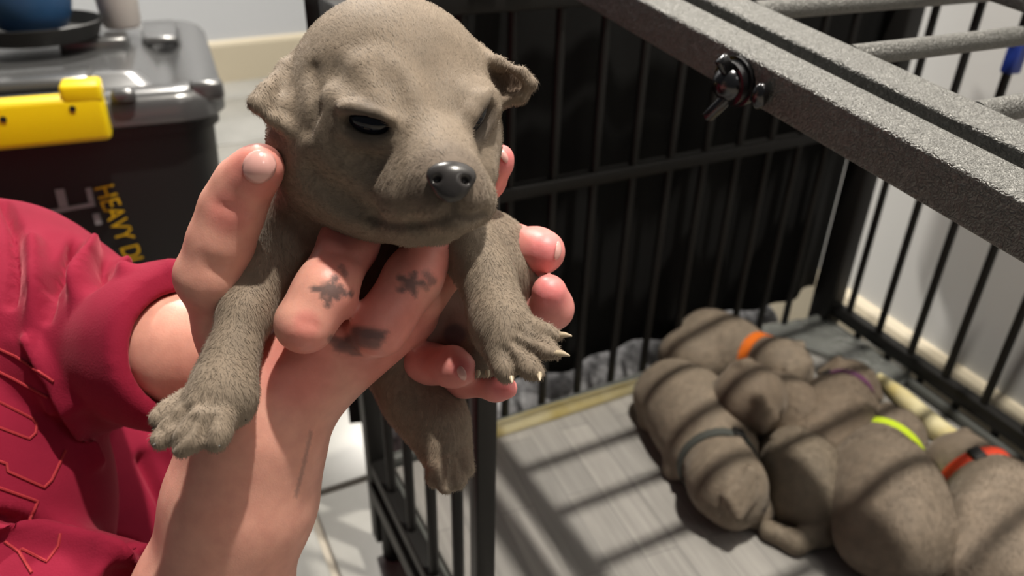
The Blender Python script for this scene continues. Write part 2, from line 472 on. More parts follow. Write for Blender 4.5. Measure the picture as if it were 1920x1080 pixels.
# base frame and tray
CN = Z(BL, 0) + near_dir * .62; CR = Z(BR, 0) + right_dir * .62
tray = MB()
quad = [Z(BL, 0), Z(BR, 0), CR, CN]
cen = sum(quad) / 4
v = [Z(q + (cen - q) * .012, z) for z in (ZM - .022, ZM - .012) for q in quad]
M['tray'] = material('grey_plastic_tray', (.10, .105, .10), .35)
tr = tray.add(v, [(3, 2, 1, 0), (4, 5, 6, 7), (0, 1, 5, 4), (1, 2, 6, 5), (2, 3, 7, 6), (3, 0, 4, 7)]).build('tray', M['tray'], crate)
rim = MB()
for a, b in ((quad[0], quad[1]), (quad[1], quad[2]), (quad[3], quad[0])):
    ai = a + (cen - a) * .02; bi = b + (cen - b) * .02
    rim.bar(Z(ai, ZM - .004), Z(bi, ZM - .004), .010, .022)
rim.build('tray_rim', M['tray'], tr, bevel=.003)
for q in (BL, BR, CR, CN):
    MB().rod(Z(q + (cen - q) * .03, 0.0), Z(q + (cen - q) * .03, ZM - .02), .012, n=12).build('leg', M['crate'], crate, smooth=True)
MB().bar(Z(BL, ZM - .03), Z(CN, ZM - .03), .018, .022).build('base_rail', M['crate'], crate, bevel=.002)
MB().bar(Z(CN, ZM - .03), Z(CR, ZM - .03), .018, .022).build('base_rail', M['crate'], crate, bevel=.002)

# top opening: two hammertone tubes side by side, rods to the right
KP = H / .55
A = P(1204, 0, .42 * KP); B = P(1920, 378, .263 * KP)
ta = nrm(B - A); wt = .0215 * KP
sd = nrm(np.cross(ta, (0, 0, 1)));
if sd[0] < 0: sd = -sd
up = nrm(np.cross(sd, ta)); up = up if up[2] > 0 else -up
rl = math.radians(-6); sd, up = sd * math.cos(rl) - up * math.sin(rl), up * math.cos(rl) + sd * math.sin(rl)
def beam(off):
    a = A - ta * .30 + sd * (off + wt / 2) - up * wt / 2; b = B + ta * .16 + sd * (off + wt / 2) - up * wt / 2
    return MB().frame_box((a + b) / 2, (b - a) / 2, sd * wt / 2, up * wt / 2).build('top_bar', M['hammer'], crate, bevel=.0016, seg=3)
near_bar = beam(0.0); far_bar = beam(wt * 1.55)
fo = wt * 2.55
fp = A + sd * fo - up * wt * .5; fn = nrm(np.cross(ta, back_dir))
rq = [on_plane(px, py, A + sd * fo - up * wt * .4, up) for px, py in ((1655, 98), (1484, 14))]
rsp = float((rq[0] - rq[1]) @ ta)
for s_al in (rsp, 0.0, -rsp, -rsp - .050, -rsp - .098, -rsp - .146, -rsp - .194, -rsp - .240):
    pl_p = rq[0] + ta * s_al
    MB().rod(pl_p - back_dir * .022, pl_p + back_dir * .42, .0052, n=12).build('lid_rod', M['hammer'], crate, smooth=True)
cbar = on_plane(2055, 20, A, up) 
MB().bar(cbar - ta * .12, cbar + ta * .4, .024, .016, up).build('shadow_cross_bar', M['hammer'], crate, bevel=.0016)  # unseen bar, added just out of frame to cast a shadow band over the heap
# wing screw in the near tube
wc, _, _ = (on_plane(1383, 152, A, sd), 0, 0)
out = -sd
ws = MB().tube([wc + out * s for s in (-.004, .002, .0022, .0055, .006)], [.0115, .0115, .0100, .0100, .007], 20).build('wing_screw', M['chrome'], crate, smooth=True)
MB().tube([wc + out * s for s in (.006, .0085, .012)], [.0078, .0072, .0035], 16).build('screw_hub', M['chrome'], ws, smooth=True)
w1 = on_plane(1325, 222, A + out * .012, sd); w0 = on_plane(1366, 182, A + out * .006, sd)
MB().bar(w0, w1, .0042, .0062, out).build('wing', M['chrome'], ws, bevel=.001)
w1 = on_plane(1352, 108, A + out * .012, sd); w0 = on_plane(1366, 136, A + out * .007, sd)
MB().bar(w0, w1, .0035, .006, out).build('wing', M['chrome'], ws, bevel=.001)
w2 = on_plane(1425, 180, A + out * .004, sd)
MB().ell(w2, ta * .0035, sd * .004, up * .006).build('wing', M['chrome'], ws, smooth=True)

# blue clip on the right panel
M['blue_plastic'] = material('blue_plastic', (.02, .05, .32), .4)
bc = on_plane(1903, 108, RA, right_n)
bcl = MB().frame_box(bc, right_dir * .006, right_n * .007, (0, 0, .014)).frame_box(bc + np.array([0, 0, .018]) - right_n * .002, right_dir * .004, right_n * .004, (0, 0, .007)).build('plastic_clip', M['blue_plastic'], None, bevel=.002)
tag(bcl, 'small bright blue plastic clip hooked on a bar of the right crate panel', 'clip')

# ------------------------------------------------------------------ mat and bedding in the crate
M['mat'] = material('grey_plank_print_mat', (.3, .29, .28), .6)
_tc = node(M['mat'], 'ShaderNodeTexCoord'); _mp = node(M['mat'], 'ShaderNodeMapping'); wire(M['mat'], _tc.outputs['Object'], _mp.inputs['Vector'])
_mp.inputs['Rotation'].default_value = (0, 0, math.atan2(right_dir[1], right_dir[0]) * -1)
_b = node(M['mat'], 'ShaderNodeTexBrick'); wire(M['mat'], _mp.outputs['Vector'], _b.inputs['Vector'])
_b.inputs['Scale'].default_value = 1.0; _b.inputs['Brick Width'].default_value = .17; _b.inputs['Row Height'].default_value = .032
_b.inputs['Mortar Size'].default_value = .0006; _b.inputs['Color1'].default_value = (.27, .262, .25, 1); _b.inputs['Color2'].default_value = (.36, .345, .325, 1)
_b.inputs['Mortar'].default_value = (.22, .215, .205, 1); _b.inputs['Bias'].default_value = 0.0
_st = node(M['mat'], 'ShaderNodeMapping'); wire(M['mat'], _mp.outputs['Vector'], _st.inputs['Vector']); _st.inputs['Scale'].default_value = (9, 130, 1)
_n = noise(M['mat'], 1, 4, .6, _st.outputs['Vector'])
wire(M['mat'], mult(M['mat'], _b.outputs['Color'], ramp(M['mat'], _n.outputs['Fac'], [(.3, (.8, .8, .8)), (.7, (1.15, 1.15, 1.15))])), bsdf(M['mat']).inputs['Base Color'])
inner = [Z(q + (cen - q) * .05, 0) for q in quad]
v = [Z(q, z) for z in (ZM - .010, ZM) for q in inner]
mat_o = MB().add(v, [(3, 2, 1, 0), (4, 5, 6, 7), (0, 1, 5, 4), (1, 2, 6, 5), (2, 3, 7, 6), (3, 0, 4, 7)]).build('crate_mat', M['mat'], None, bevel=.002)
tag(mat_o, 'grey plank-print mat with pale yellow edging lining the crate floor under the puppies', 'mat')
M['yellow_edge'] = material('pale_yellow_edging', (.62, .53, .22), .55)
_n = noise(M['yellow_edge'], 25, 4); wire(M['yellow_edge'], ramp(M['yellow_edge'], _n.outputs['Fac'], [(.35, (.62, .5, .18)), (.6, (.78, .7, .42))]), bsdf(M['yellow_edge']).inputs['Base Color'])
ya = at_z(880, 826, ZM); yb = at_z(1300, 692, ZM)
MB().tube([Z(ya + (yb - ya) * s, ZM + .002) for s in np.linspace(0, 1, 8)], [.0082 + .0012 * math.sin(5 * s) for s in np.linspace(0, 1, 8)], 10).build('edging', M['yellow_edge'], mat_o, smooth=True)
pts = [at_z(*q, ZM + .009) for q in ((1648, 706), (1690, 742), (1725, 775), (1762, 808), (1800, 832), (1850, 880), (1930, 950))]
MB().tube(pts, [.005, .009, .0105, .0115, .010, .007, .005], 10).build('edging', M['yellow_edge'], mat_o, smooth=True)
# clear plastic liner bunched up in the far corner
M['plastic'] = material('clear_liner', (.5, .52, .5), .12, spec=.6, Alpha=1.0, Transmission_Weight=.75)
n_u, n_v = 26, 14; vv = []; ff = []
rs = np.random.default_rng(3)
for i in range(n_u):
    for j in range(n_v):
        u, w = i / (n_u - 1), j / (n_v - 1)
        px = 1420 + 300 * u - 30 * w + (-40 * w * (1 - u)); py = 612 - 28 * math.sin(u * 1.6) + 105 * max(0, u - .35) * 1.5 + 42 * w
        p = at_z(px, py, ZM + .004)
        p[2] += .008 * abs(math.sin(9 * u + 5 * w)) * math.sin(math.pi * w) * (1 - .4 * u) + .002 * rs.random()
        vv.append(p)
for i in range(n_u - 1):
    for j in range(n_v - 1):
        ff.append((i * n_v + j, (i + 1) * n_v + j, (i + 1) * n_v + j + 1, i * n_v + j + 1))
lin = link_mesh('plastic_liner', vv, ff, M['plastic'])
sm_ = lin.modifiers.new('thickness', 'SOLIDIFY'); sm_.thickness = .0006
tag(lin, 'crumpled clear plastic liner in the far corner of the crate behind the orange collared puppy', 'liner')

# dark covers hung behind the crate
M['cover'] = material('black_cover_cloth', (.014, .014, .014), .9, spec=.1)
_n = noise(M['cover'], 300, 2); bump(M['cover'], _n.outputs['Fac'], .2, .001)
M['navy'] = material('navy_cloth', (.008, .012, .05), .85, spec=.2)
def cloth(name, a, b, z0, z1, mat, amp, waves, seed, thick=.003):
    d = b - a; L = np.linalg.norm(d[:2]); t = d / np.linalg.norm(d); n = np.array([-t[1], t[0], 0]); r = np.random.default_rng(seed); ph = r.random(4) * 6
    nu, nz = 70, 14; v = []; f = []
    for i in range(nu):
        for j in range(nz):
            u, w = i / (nu - 1), j / (nz - 1)
            off = amp * (math.sin(waves * u * 6.28 + ph[0] + .6 * w) * .6 + math.sin(waves * 2.3 * u * 6.28 + ph[1] - w) * .4) * (1.15 - .6 * w)
            zz = z0 * (1 - w) + z1 * w
            v.append(Z(a + d * u + n * off, zz))
    for i in range(nu - 1):
        for j in range(nz - 1): f.append((i * nz + j, (i + 1) * nz + j, (i + 1) * nz + j + 1, i * nz + j + 1))
    o = link_mesh(name, v, f, mat); s = o.modifiers.new('thickness', 'SOLIDIFY'); s.thickness = thick
    return o
ca = Z(BL + back_n * .035, 0); cb = Z(BR + back_n * .035, 0) + back_dir * .03
zc = on_plane(1190, 652, ca, back_n)[2]
tag(cloth('crate_cover', ca - back_dir * .01, cb, zc, TOP + .02, M['cover'], .010, 4, 2), 'black cloth cover hanging behind the far barred panel of the crate', 'cover')
na = on_plane(1600, 30, RA + right_n * .03, right_n); nb = on_plane(1712, 40, RA + right_n * .03, right_n)
tag(cloth('hanging_cloth', Z(na, 0), Z(nb, 0), min(na[2], nb[2]) - .10, TOP + .03, M['navy'], .008, 2, 5), 'dark navy cloth hanging over the far right corner of the crate', 'cloth')
# grey fleece bunched on the floor behind the back panel
M['fleece'] = material('grey_fleece', (.22, .22, .23), .95)
_n = noise(M['fleece'], 60, 4, .7); wire(M['fleece'], ramp(M['fleece'], _n.outputs['Fac'], [(.35, (.07, .07, .075)), (.65, (.42, .42, .44))]), bsdf(M['fleece']).inputs['Base Color'])
fl_pr = []
r = np.random.default_rng(11)
for i in range(16):
    c = BL + (BR - BL) * (.12 + .8 * i / 15) + back_n * (.06 + .02 * r.random())
    fl_pr.append(s_ell(Z(c, .055 + .012 * r.random()), (.045, .038, .06), k=.02))
v, q = mesh_sdf(fl_pr, .006)
tag(np_mesh('fleece_blanket', v, q, M['fleece']), 'bunched mottled grey fleece on the floor behind the far crate panel', 'blanket')

# ------------------------------------------------------------------ storage bin
M['bin'] = material('black_bin_plastic', (.012, .012, .012), .5)
M['lid'] = material('dark_grey_lid_plastic', (.075, .076, .078), .22, spec=.9)
_n = noise(M['lid'], 700, 2); bump(M['lid'], _n.outputs['Fac'], .06, .0005)
M['yellow'] = material('yellow_latch_plastic', (.85, .62, .0), .4)
M['yellow_print'] = material('yellow_print', (.62, .38, .0), .6)
M['grey_print'] = material('grey_print', (.25, .25, .26), .6)
ZL = CAM[2] - .2
CB = at_z(416, 163, ZL)
ed = nrm((-.40, .917, 0)); fd = nrm((-.917, -.40, 0)); zv = np.array([0, 0, 1.0])
bn = empty('storage_bin', Z(CB + ed * .2 + fd * .26, 0), 'black storage bin with dark grey lid and yellow latch behind the maroon sleeve', 'bin')
def rrect(o, w, d, r, inset=0.0, n=6):
    """rounded rectangle from corner o, w along fd, d along ed"""
    pts = []
    q = max(r - inset, .014); e = inset + q
    for cx, cy, a0 in ((e, e, 180), (w - e, e, 270), (w - e, d - e, 0), (e, d - e, 90)):
        for k in range(n + 1):
            a = math.radians(a0 + 90 * k / n)
            x = cx + q * math.cos(a); y = cy + q * math.sin(a)
            pts.append(o + fd * x + ed * y)
    return pts
def loft(rings, cap=True):
    n = len(rings[0]); v = [p for r in rings for p in r]; f = []
    for i in range(len(rings) - 1):
        for k in range(n): f.append((i * n + k, i * n + (k + 1) % n, (i + 1) * n + (k + 1) % n, (i + 1) * n + k))
    if cap: f.append(tuple(reversed(range(n)))); f.append(tuple((len(rings) - 1) * n + k for k in range(n)))
    return MB().add(v, f)
BW, BD = .52, .40
def ring(inset, z): return [Z(p, z) for p in rrect(CB, BW, BD, .045, inset)]
loft([ring(.040, 0), ring(.030, .02), ring(.012, ZL - .045), ring(.006, ZL - .044), ring(.006, ZL - .034)]).build('bin_body', M['bin'], bn, smooth=True)
lid = loft([ring(.004, ZL - .034), ring(-.002, ZL - .03), ring(-.002, ZL - .012), ring(.004, ZL - .004), ring(.014, ZL), ring(.03, ZL), ring(.042, ZL - .012), ring(.06, ZL - .012), ring(.075, ZL + .002), ring(.09, ZL + .004)]).build('lid', M['lid'], bn, smooth=True)
def lidbox(name, px, py, hw, hd, hz, mat, z=ZL, tilt=0.0):
    c = at_z(px, py, z); return MB().frame_box(c, fd * hw, ed * hd, (0, 0, hz)).build(name, mat, lid, bevel=min(hz, .006) * .8)
lidbox('lid_rib', 180, 82, .036, .022, .010, M['lid'], ZL + .006)
lidbox('lid_rib', 60, 150, .055, .030, .006, M['lid'], ZL + .002)
lidbox('lid_rib', 300, 60, .020, .06, .005, M['lid'], ZL + .002)
lidbox('lid_clasp', 232, 178, .011, .008, .006, M['lid'], ZL + .0)
lidbox('lid_clasp', 388, 168, .016, .010, .010, M['lid'], ZL - .006)
# yellow latch on the front edge
fo_ = CB - ed * .006
la = on_plane(203, 215, fo_, ed); lb = la + fd * .26
lat = MB()
zl0, zl1 = on_plane(203, 258, fo_, ed)[2], on_plane(200, 172, fo_, ed)[2]
lat.frame_box((Z(la, (zl0 + zl1) / 2) + Z(lb, (zl0 + zl1) / 2)) / 2, fd * .13, ed * .012, (0, 0, (zl1 - zl0) / 2))
lt = lat.build('latch', M['yellow'], bn, bevel=.006, seg=3)
MB().frame_box(Z(la + fd * .017, zl1 + .002) + ed * .004, fd * .017, ed * .016, (0, 0, .009)).build('latch_tab', M['yellow'], lt, bevel=.004, seg=3)
for px, py in ((136, 204), (6, 224)):
    c = on_plane(px, py, fo_ - ed * .0125, ed)
    MB().rod(c + ed * .002, c - ed * .0006, .0028, n=12).build('latch_hole', M['black'], lt, smooth=True)
# printing on the front: yellow words running down and a grey line drawing
fpn = nrm(ed + np.array([0, 0, -.045])); fp0 = CB + ed * .0165 - zv * .1
t0 = on_plane(176, 348, fp0, fpn); t1 = on_plane(258, 540, fp0, fpn); tx = nrm(t1 - t0)
ty = nrm(np.cross(-fpn, tx)) if np.dot(np.cross(-fpn, tx), -fd) > 0 else -nrm(np.cross(-fpn, tx))
cu = bpy.data.curves.new('lettering', 'FONT'); cu.body = 'HEAVY DUTY'; cu.size = 1.0; cu.extrude = .004
to = bpy.data.objects.new('lettering', cu); COL.objects.link(to); cu.materials.append(M['yellow_print'])
bpy.context.view_layer.update()
tw = to.dimensions.x; sc_ = np.linalg.norm(t1 - t0) / tw
tz = np.cross(tx, ty)
mm = np.eye(4); mm[:3, 0] = tx * sc_; mm[:3, 1] = ty * sc_ * 1.3; mm[:3, 2] = tz * sc_ * .3; mm[:3, 3] = t0 - ed * .0045
me_t = bpy.data.meshes.new_from_object(to); bpy.data.objects.remove(to)
vt = np.array([(mm @ np.array([*vv_.co, 1]))[:3] for vv_ in me_t.vertices]); ft = [tuple(p.vertices) for p in me_t.polygons]
link_mesh('lettering', vt, ft, M['yellow_print'], bn, smooth=False)
for a, b, w in (((86, 396), (178, 380), .004), ((112, 352), (120, 385), .008), ((166, 350), (172, 376), .005), ((180, 398), (186, 418), .006)):
    MB().bar(on_plane(*a, fp0, fpn) - ed * .0038, on_plane(*b, fp0, fpn) - ed * .0038, .0015, w, np.cross(fpn, nrm(on_plane(*b, fp0, fpn) - on_plane(*a, fp0, fpn)))).build('printed_line', M['grey_print'], bn)

# things on the lid
M['blue_tub'] = material('blue_tub_plastic', (.018, .075, .19), .45)
M['caddy'] = material('black_caddy_plastic', (.01, .01, .01), .5)
M['pale'] = material('pale_cup_plastic', (.5, .46, .44), .5)
zt = ZL + .0165
bp = at_z(72, 78, zt + .004); bw = 66 * np.linalg.norm(bp - CAM) / F
bp = bp + nrm(np.array([ray(72, 40)[0], ray(72, 40)[1], 0])) * bw * .8
prof = [(.55, 0), (.72, .08), (.86, .35), (.97, .8), (1.0, 1.2), (.98, 1.7), (.93, 1.8), (.9, 1.72), (.8, .5), (.4, .25)]
def lathe(c, prof, s, n=28):
    rings = [[c + s * r * np.array([math.cos(2 * math.pi * k / n), math.sin(2 * math.pi * k / n), 0]) + zv * s * z for k in range(n)] for r, z in prof]
    return loft(rings)
tag(lathe(Z(bp, zt + .010), prof, bw).build('blue_tub', M['blue_tub'], None, smooth=True), 'round blue plastic tub standing in the black dish on the bin lid', 'tub')
tag(lathe(Z(bp, zt), [(1.1, 0), (1.34, .05), (1.5, .42), (1.46, .44), (1.28, .14), (.3, .12)], bw).build('black_dish', M['caddy'], None, smooth=True), 'low black plastic dish under the blue tub on the bin lid', 'dish')
pp = bp + nrm(np.cross(zv, np.array([bp[0], bp[1], 0]))) * -bw * 1.95 + nrm(np.array([bp[0], bp[1], 0])) * bw * .75
tag(lathe(Z(pp, zt), [(.4, 0), (.46, .1), (.52, 1.2), (.55, 1.9), (.5, 1.9), (.45, .3)], bw).build('pale_cup', M['pale'], None, smooth=True), 'pale beige cup beside the blue tub on the bin lid', 'cup')

# ------------------------------------------------------------------ the person: shirt, arms and hands
S = 0.80
def N(px, py, d, rpx):                                     # a modelling node: centre and radius
    d = d * S; return (P(px, py, d), rpx * d / F)
def NE(px, py, d, rx, ry, rz, k=.004, rot=0.0, op='add'):  # ellipsoid facing the lens, radii in pixels across, down, deep
    c = P(px, py, d * S); s = d * S / F
    r = math.radians(rot); R = np.stack([C2W[:, 0] * math.cos(r) + C2W[:, 1] * math.sin(r), -C2W[:, 0] * math.sin(r) + C2W[:, 1] * math.cos(r), C2W[:, 2]])
    return s_ell(c, (rx * s, ry * s, rz * s), R, k, op)
def chain(nodes, k=.003, op='add'): return s_chain([N(*n) for n in nodes], k, op)
def seg_px(px, py, pts):
    """distance in pixels from a polyline"""
    d = np.full(len(px), 1e9)
    for (x0, y0), (x1, y1) in zip(pts[:-1], pts[1:]):
        vx, vy = x1 - x0, y1 - y0; t = np.clip(((px - x0) * vx + (py - y0) * vy) / (vx * vx + vy * vy + 1e-9), 0, 1)
        d = np.minimum(d, np.hypot(px - x0 - t * vx, py - y0 - t * vy))
    return d
def smooth01(x, a, b):
    t = np.clip((x - a) / (b - a), 0, 1); return t * t * (3 - 2 * t)
def shade(base, col, w): return base * (1 - w[:, None]) + np.asarray(col) * w[:, None]

person = empty('person', at_z(-120, 1150, 0), 'person in a maroon sweatshirt holding up a grey puppy with both hands', 'person')
hand = []
# near hand: forearm, back of the hand, two fingers under the puppy's chin, thumb beside its shoulder
hand += chain([(330, 1330, .345, 150), (395, 1130, .33, 134), (455, 930, .32, 126), (490, 800, .313, 112), (515, 735, .312, 98)], .012)
hand += chain([(470, 800, .325, 95), (480, 730, .322, 80)], .012)
MC = [((500, 735, .315, 60), (590, 640, .303, 54)), ((530, 735, .317, 60), (672, 632, .306, 54)), ((560, 735, .320, 58), (730, 612, .311, 50)), ((580, 730, .325, 55), (765, 590, .322, 46))]
for a, b in MC: hand += chain([a, b], .010)
hand += chain([(572, 606, .279, 58), (610, 545, .283, 55), (655, 455, .300, 52), (672, 425, .312, 46), (688, 380, .338, 40)], .004)
hand += chain([(712, 616, .293, 55), (775, 520, .299, 52), (815, 455, .312, 46), (838, 400, .335, 40)], .004)
hand += chain([(790, 560, .316, 46), (835, 500, .330, 40), (850, 440, .350, 36)], .004)
hand += chain([(775, 600, .326, 40), (825, 570, .342, 36), (850, 540, .356, 32)], .004)
# thumb
hand += chain([(500, 700, .320, 66), (440, 620, .315, 62), (392, 518, .293, 59)], .008)
hand += chain([(392, 518, .291, 58), (415, 452, .288, 57), (436, 392, .285, 56), (458, 345, .281, 50), (484, 316, .276, 42)], .004)
hand += chain([(484, 318, .276, 43), (490, 312, .274, 38)], .004)
# skin creases
for pts, r in ((((402, 378), (430, 388), (462, 398)), 2.6), (((375, 480), (400, 493), (432, 505)), 2.4), (((382, 498), (408, 512), (430, 520)), 2.4), (((552, 598), (575, 606), (600, 614)), 3), (((618, 470), (650, 480), (688, 492)), 4)):
    mp_ = []
    for q in pts:
        h_, n_, ok = march(hand, *q)
        if ok: mp_.append((h_ + n_ * .0001, r * .28 * S / F))
    if len(mp_) > 1: hand += s_chain(mp_, .0015, 'sub')
# far hand: forearm out of the cuff, palm behind the puppy, finger tips round its right side
far = []
far += chain([(60, 640, .43, 110), (250, 645, .400, 100), (345, 655, .375, 92), (470, 660, .375, 88), (600, 640, .385, 90)], .014)
far += chain([(600, 620, .39, 95), (730, 560, .395, 95), (800, 520, .395, 80)], .014)
far += chain([(780, 500, .395, 55), (890, 470, .388, 48), (960, 468, .362, 45), (1005, 472, .345, 42), (1022, 472, .338, 38)], .005)
far += chain([(790, 560, .395, 52), (920, 575, .385, 46), (1000, 590, .355, 42), (1035, 578, .338, 38), (1030, 548, .330, 34)], .004)
far += chain([(985, 600, .350, 32), (1005, 598, .335, 24)], .003)
far += chain([(760, 480, .400, 55), (850, 400, .380, 45), (910, 335, .345, 36), (935, 305, .335, 24), (941, 293, .333, 19)], .005)
far += chain([(740, 610, .395, 52), (760, 680, .375, 44), (800, 680, .335, 40), (850, 688, .318, 36), (868, 692, .312, 30)], .004)
far += chain([(720, 640, .40, 46), (790, 700, .372, 36), (870, 712, .335, 31), (930, 726, .318, 24), (952, 728, .313, 20)], .004)
# upper arms and chest inside the shirt keep both hands on one body
inner_ = chain([(330, 1330, .345, 150), (60, 1480, .42, 140), (-240, 1250, .52, 150), (-330, 900, .60, 190)], .02)
inner_ += chain([(60, 640, .43, 110), (-180, 640, .50, 140), (-330, 760, .58, 170), (-330, 900, .60, 190)], .02)
v, q = mesh_sdf(hand + far + inner_, .00125 * S / .8, 2)
px, py, dz = project(v)
tint = np.tile(np.array([.76, .385, .30]), (len(v), 1))
isfar = (sdf_at(far, v) < sdf_at(hand, v))
palm = isfar & (px > 640)
tint[palm] = (.74, .30, .27)
near_ = ~isfar
rosy = np.zeros(len(v))
for c, rr in (((484, 320), 85), ((430, 395), 60), ((575, 610), 40), ((660, 450), 110), ((800, 470), 100), ((720, 620), 150), ((560, 690), 110)):
    rosy = np.maximum(rosy, (1 - smooth01(np.hypot(px - c[0], py - c[1]), rr * .4, rr)) * near_)
tint = shade(tint, (.72, .26, .22), rosy * .85)
tipw = np.zeros(len(v))
for c, rr in (((1030, 550), 48), ((1022, 472), 50), ((945, 725), 40), ((868, 692), 30), ((940, 295), 40)):
    tipw = np.maximum(tipw, (1 - smooth01(np.hypot(px - c[0], py - c[1]), rr * .3, rr)) * isfar)
tint = shade(tint, (.78, .25, .26), tipw * .8)
front = (dz < .325 * S) & near_
ink = np.zeros(len(v)); rr = np.random.default_rng(5)
def ink_line(pts, w, s=1.0):
    global ink
    ink = np.maximum(ink, s * (1 - smooth01(seg_px(px, py, pts), w * .35, w)) * front)
for a in range(8):                                          # star burst on the first finger
    t = a * math.pi / 4 + .2; L = (36, 20)[a % 2]
    ink_line([(622, 546), (622 + L * math.cos(t), 546 + L * .75 * math.sin(t))], 9, .8)
ink_line([(612, 546), (634, 548)], 16, .75)
ink_line([(640, 500), (648, 515)], 8, .5)
for a in range(5):
    t = a * 1.25; ink_line([(770, 532), (770 + 24 * math.cos(t), 532 + 20 * math.sin(t))], 9, .75)
ink_line([(800, 515), (812, 528)], 11, .6); ink_line([(806, 528), (800, 540)], 8, .5)
for a, b, w, s_ in (((622, 636), (668, 652), 12, .7), ((640, 648), (665, 632), 16, .75), ((668, 622), (712, 630), 17, .8), ((665, 640), (705, 645), 15, .7), ((700, 636), (722, 622), 9, .6), ((628, 652), (672, 664), 7, .6)):
    ink_line([a, b], w, s_)
ink_line([(583, 812), (570, 870), (555, 930)], 5, .4)
tint = shade(tint, (.055, .065, .07), ink)
body = np_mesh('body', v, q, M['skin'], person, color=tint)

def surf_patch(name, prims, px, py, hw, hh, lift, mat, parent, rot=0, bulge=.0006):
    """small curved plate lying on a modelled surface: nails and the like"""
    c, n, ok = march(prims, px, py)
    r = math.radians(rot); ax = C2W[:, 0] * math.cos(r) + C2W[:, 1] * math.sin(r); ax = nrm(ax - n * (ax @ n)); ay = np.cross(n, ax)
    nu, nv = 10, 10; vv = []; ff = []
    for j in range(nv + 1):
        for i in range(nu + 1):
            a, b = 2 * i / nu - 1, 2 * j / nv - 1
            x = a * math.sqrt(1 - b * b / 2); y = b * math.sqrt(1 - a * a / 2)
            p0 = c + ax * x * hw + ay * y * hh + n * .012
            t = 0
            for _ in range(24):
                s = sdf_at(prims, p0 - n * t)[0]; t += s * .8
                if s < 1e-5: break
            vv.append(p0 - n * (t - lift - bulge * (1 - x * x * .5 - y * y * .5)))
    for j in range(nv):
        for i in range(nu): ff.append((j * (nu + 1) + i, j * (nu + 1) + i + 1, (j + 1) * (nu + 1) + i + 1, (j + 1) * (nu + 1) + i))
    o = link_mesh(name, vv, ff, mat, parent); m_ = o.modifiers.new('thickness', 'SOLIDIFY'); m_.thickness = .0005; m_.offset = -1
    return o
mm_ = .28 * S / F
nail = surf_patch('nail', hand, 486, 312, 28 * mm_, 32 * mm_, .0001, M['nail'], person, 35)
nail['label'] = 'glossy pink thumb nail'
surf_patch('nail', far, 1046, 470, 9 * mm_, 22 * mm_, .0002, M['nail'], person, 10)
surf_patch('nail', far, 866, 700, 9 * mm_, 16 * mm_, .0002, M['nail'], person, -20)
surf_patch('nail', far, 944, 292, 8 * mm_, 17 * mm_, .0002, M['nail'], person, -30)

# maroon sweatshirt
shirt = []
KS = .016
shirt += chain([(-260, 560, .50, 240), (-150, 570, .47, 215), (0, 614, .44, 220), (110, 646, .42, 172), (190, 660, .405, 130)], .02)
cutn = nrm(P(500, 640, .30) - P(250, 650, .385))
cp = P(338, 655, .37 * S)
sl_ = chain([(190, 650, .405, 134), (255, 648, .395, 120), (300, 648, .387, 134), (335, 648, .383, 146), (372, 650, .38, 146)], .012)
for p in sl_: p['cut'] = (P(352, 655, .372 * S), cutn)
shirt += sl_
# front of the body and the near sleeve
torso = [NE(-210, 940, .395, 385, 430, 330, .004, -30)]
torso += [NE(-100, 1080, .63, 560, 620, 420, .006, 0)]
torso += chain([(-250, 1130, .40, 165), (-60, 1150, .375, 175), (110, 1160, .355, 150), (225, 1150, .345, 128)], .012)
cuff2 = chain([(225, 1150, .345, 122), (285, 1135, .338, 120)], .008)
for p in cuff2: p['cut'] = (P(272, 1135, .338 * S), nrm(P(455, 930, .32 * S) - P(330, 1330, .345 * S)))
torso += cuff2
elbow = chain([(345, 1270, .342, 172), (325, 1340, .346, 176)], .008)
for p in elbow: p['cut'] = (P(352, 1222, .340 * S), nrm(P(455, 930, .32 * S) - P(330, 1330, .345 * S)))
torso += elbow + chain([(320, 1350, .347, 176), (60, 1490, .42, 180), (-240, 1260, .52, 195)], .012)
torso += [s_ell(P(-330, 1120, .62 * S), (.17, .15, .30), k=.05)]
shirt += torso
# the cuffs are open tubes round the wrists
shirt += chain([(345, 655, .375, 112), (470, 660, .37, 108)], .004, 'sub')
shirt += chain([(300, 1260, .342, 138), (330, 1130, .335, 136), (395, 1000, .326, 134)], .004, 'sub')
v, q = mesh_sdf(shirt, .0019, 2)
